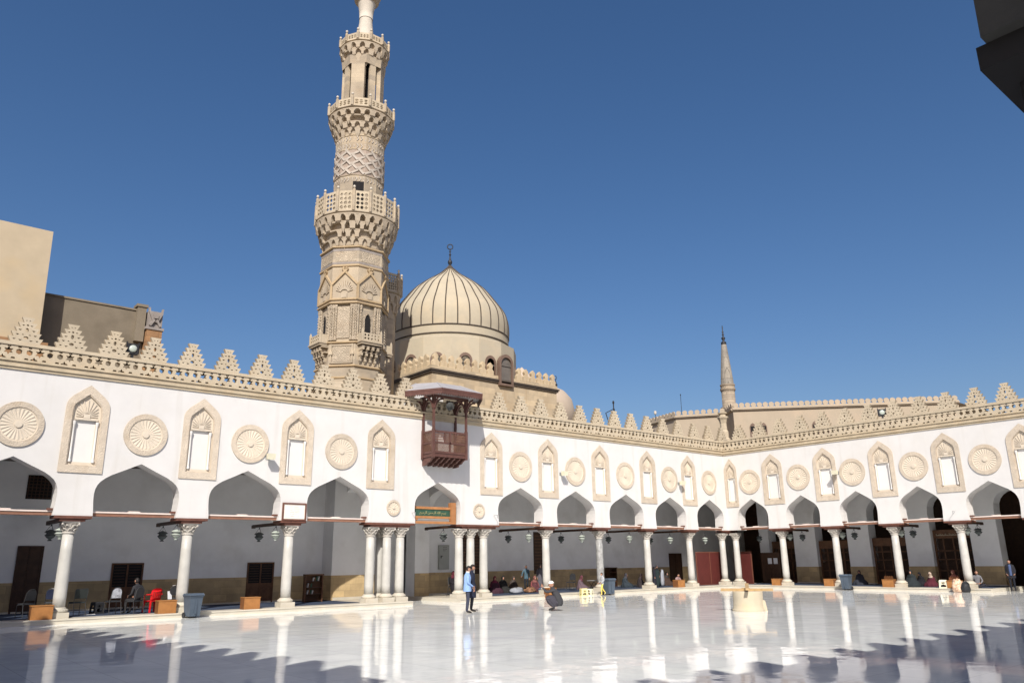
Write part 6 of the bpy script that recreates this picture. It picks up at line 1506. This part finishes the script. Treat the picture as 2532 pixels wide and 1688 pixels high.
person('woman in dark green standing beside the white cloth past the column', (-5.5, 1.9, .17), face(-.6, -1), STAND, .74, (.022, .03, .032), (.022, .03, .032), hairstyle='none', extras=(scarf(cloth('black6', (.018, .02, .022))), long_robe(cloth('greenrobe6', (.022, .032, .034)), .33)))
blob('white_cloth', cloth('greywhite', (.27, .285, .32)), (-6.15, .95, .28), (.16, .1, .62), 'whitish cloth hanging between the two standing women in dark robes', 'cloth', 21, .2, .35)
person('woman in brown sitting cross legged with a tray before the dark door', (-3.6, 2.7, .17), face(-.2, -1), SIT, .93, (.07, .04, .03), (.05, .035, .03), hairstyle='none', extras=(scarf(cloth('brown7', (.045, .04, .04))), floor_robe(cloth('brownrobe7', (.055, .035, .028)))))
person('child in pale pink sitting in the shade behind the box and last column', (-4.15, 1.3, .17), face(-.3, -1), SIT, .85, (.28, .19, .19), (.2, .16, .17))
person('woman in dark blue reading on the carpet beside the bin', (2.9, -7.25, .17), face(-1, -.4), SIT, .95, (.03, .032, .04), (.035, .045, .07), hairstyle='none', extras=(scarf(cloth('navy8', (.02, .022, .03))), floor_robe(cloth('navyrobe8', (.03, .034, .045)))))
person('woman in dark teal sitting tight behind the third lattice wing column', (.95, -11.25, .17), face(-1, -.2), SIT, 1.0, (.025, .03, .034), (.025, .03, .034), hairstyle='none', extras=(scarf(cloth('teal9', (.022, .028, .03))), floor_robe(cloth('tealrobe9', (.024, .03, .033)))))
person('woman in black bowing forward beside the woman in plum', (1.9, -11.35, .17), face(-1, .3), SIT, .85, (.015, .015, .018), (.02, .02, .025), hairstyle='none', face_pitch=radians(30), extras=(scarf(cloth('black10', (.014, .014, .017))), floor_robe(cloth('blackrobe10', (.016, .016, .02)))))
person('woman in a plum robe and cream scarf bowing beside the woman in black', (1.85, -11.95, .17), face(-1, .3), SIT, .86, (.09, .02, .03), (.07, .025, .03), hairstyle='none', face_pitch=radians(30), extras=(scarf(cloth('cream11', (.42, .33, .26))), floor_robe(cloth('plumrobe11', (.085, .02, .03)))))
person('woman in a coral robe and scarf sitting behind the box and cream stool', (1.2, -13.45, .17), face(-1, .2), SIT, 1.0, (.30, .10, .07), (.24, .08, .06), hairstyle='none', extras=(scarf(cloth('coral12', (.22, .085, .065))), floor_robe(cloth('coralrobe12', (.17, .058, .042)))))
person('man in a pale shirt sitting half hidden by the last column', (1.15, -14.62, .17), face(-1, -.5), SIT, 1.0, (.17, .17, .185), (.03, .03, .04))
person('man in dark jacket and blue shirt standing past the last column', (1.6, -16.15, .0), face(-1, -.3), STAND, .93, (.025, .025, .03), (.018, .02, .028), over=dict(wr=(.2, -.06, .94), hd=(.16, -.1, .9)),
       extras=(lambda T, J, JL, R_, hc: loft(T, 'shirt', [(0, -.085, .86, .07, .08), (0, -.09, 1.1, .07, .075), (0, -.09, 1.35, .075, .075), (0, -.03, 1.46, .06, .06)], cloth('blueshirt', (.07, .10, .2)), n=12),
               lambda T, J, JL, R_, hc: loft(T, 'jacket', [(0, .03, .72, .23, .15), (0, .03, 1.0, .22, .145), (0, .025, 1.25, .22, .135), (0, .02, 1.40, .18, .11), (0, .02, 1.45, .09, .07)], cloth('darkjacket', (.022, .022, .028)))))


# ------------------------------------------------------------------ light, sky, camera
SUN_EL, SUN_AZ = radians(40.2), radians(41.3)      # light travels towards +x +y
d = Vector((sin(SUN_AZ) * cos(SUN_EL), cos(SUN_AZ) * cos(SUN_EL), -sin(SUN_EL)))
sl = bpy.data.lights.new('sun', 'SUN'); sl.energy = 4.2; sl.angle = radians(0.5); sl.color = (1.0, 0.95, 0.87)
so = bpy.data.objects.new('sun', sl); COL.objects.link(so); so.rotation_euler = d.to_track_quat('-Z', 'Y').to_euler(); so.location = (-40, -60, 60)
w = bpy.data.worlds.new('World'); scene.world = w; w.use_nodes = True
nt = w.node_tree; bg = nt.nodes['Background']
sky = nt.nodes.new('ShaderNodeTexSky'); sky.sky_type = 'NISHITA'; sky.sun_disc = False
sky.sun_elevation = SUN_EL; sky.sun_rotation = math.atan2(-d.x, -d.y)
sky.altitude = 0; sky.air_density = 1.0; sky.dust_density = 2.2; sky.ozone_density = 3.0
hs = nt.nodes.new('ShaderNodeHueSaturation'); hs.inputs['Saturation'].default_value = 1.24
tint = nt.nodes.new('ShaderNodeMix'); tint.data_type = 'RGBA'; tint.blend_type = 'MULTIPLY'; tint.inputs[0].default_value = 1; tint.inputs[7].default_value = (0.98, 0.88, 0.90, 1)
nt.links.new(sky.outputs[0], hs.inputs['Color']); nt.links.new(hs.outputs[0], tint.inputs[6]); nt.links.new(tint.outputs[2], bg.inputs['Color']); bg.inputs['Strength'].default_value = 0.087

cam = bpy.data.cameras.new('camera'); co = bpy.data.objects.new('camera', cam); COL.objects.link(co)
f, yaw, pitch, roll = 1924.07, 0.7028, 0.2737, -0.0135
cam.sensor_width = 36; cam.lens = f / 2532 * 36; cam.clip_end = 2000; cam.clip_start = 0.05
fw = Vector((sin(yaw) * cos(pitch), cos(yaw) * cos(pitch), sin(pitch))); rt = Vector((cos(yaw), -sin(yaw), 0)); upv = rt.cross(fw)
r2 = rt * cos(roll) + upv * sin(roll); u2 = -rt * sin(roll) + upv * cos(roll)
mt = Matrix((r2, u2, -fw)).transposed().to_4x4(); mt.translation = Vector((-46.189, -32.037, 1.92)); co.matrix_world = mt
scene.camera = co
scene.view_settings.view_transform = 'Standard'; scene.view_settings.look = 'None'; scene.view_settings.gamma = 1
scene.view_settings.exposure = 0.47
scene.cycles.caustics_reflective = False; scene.cycles.caustics_refractive = False
scene.cycles.max_bounces = 8; scene.cycles.diffuse_bounces = 5; scene.cycles.glossy_bounces = 4
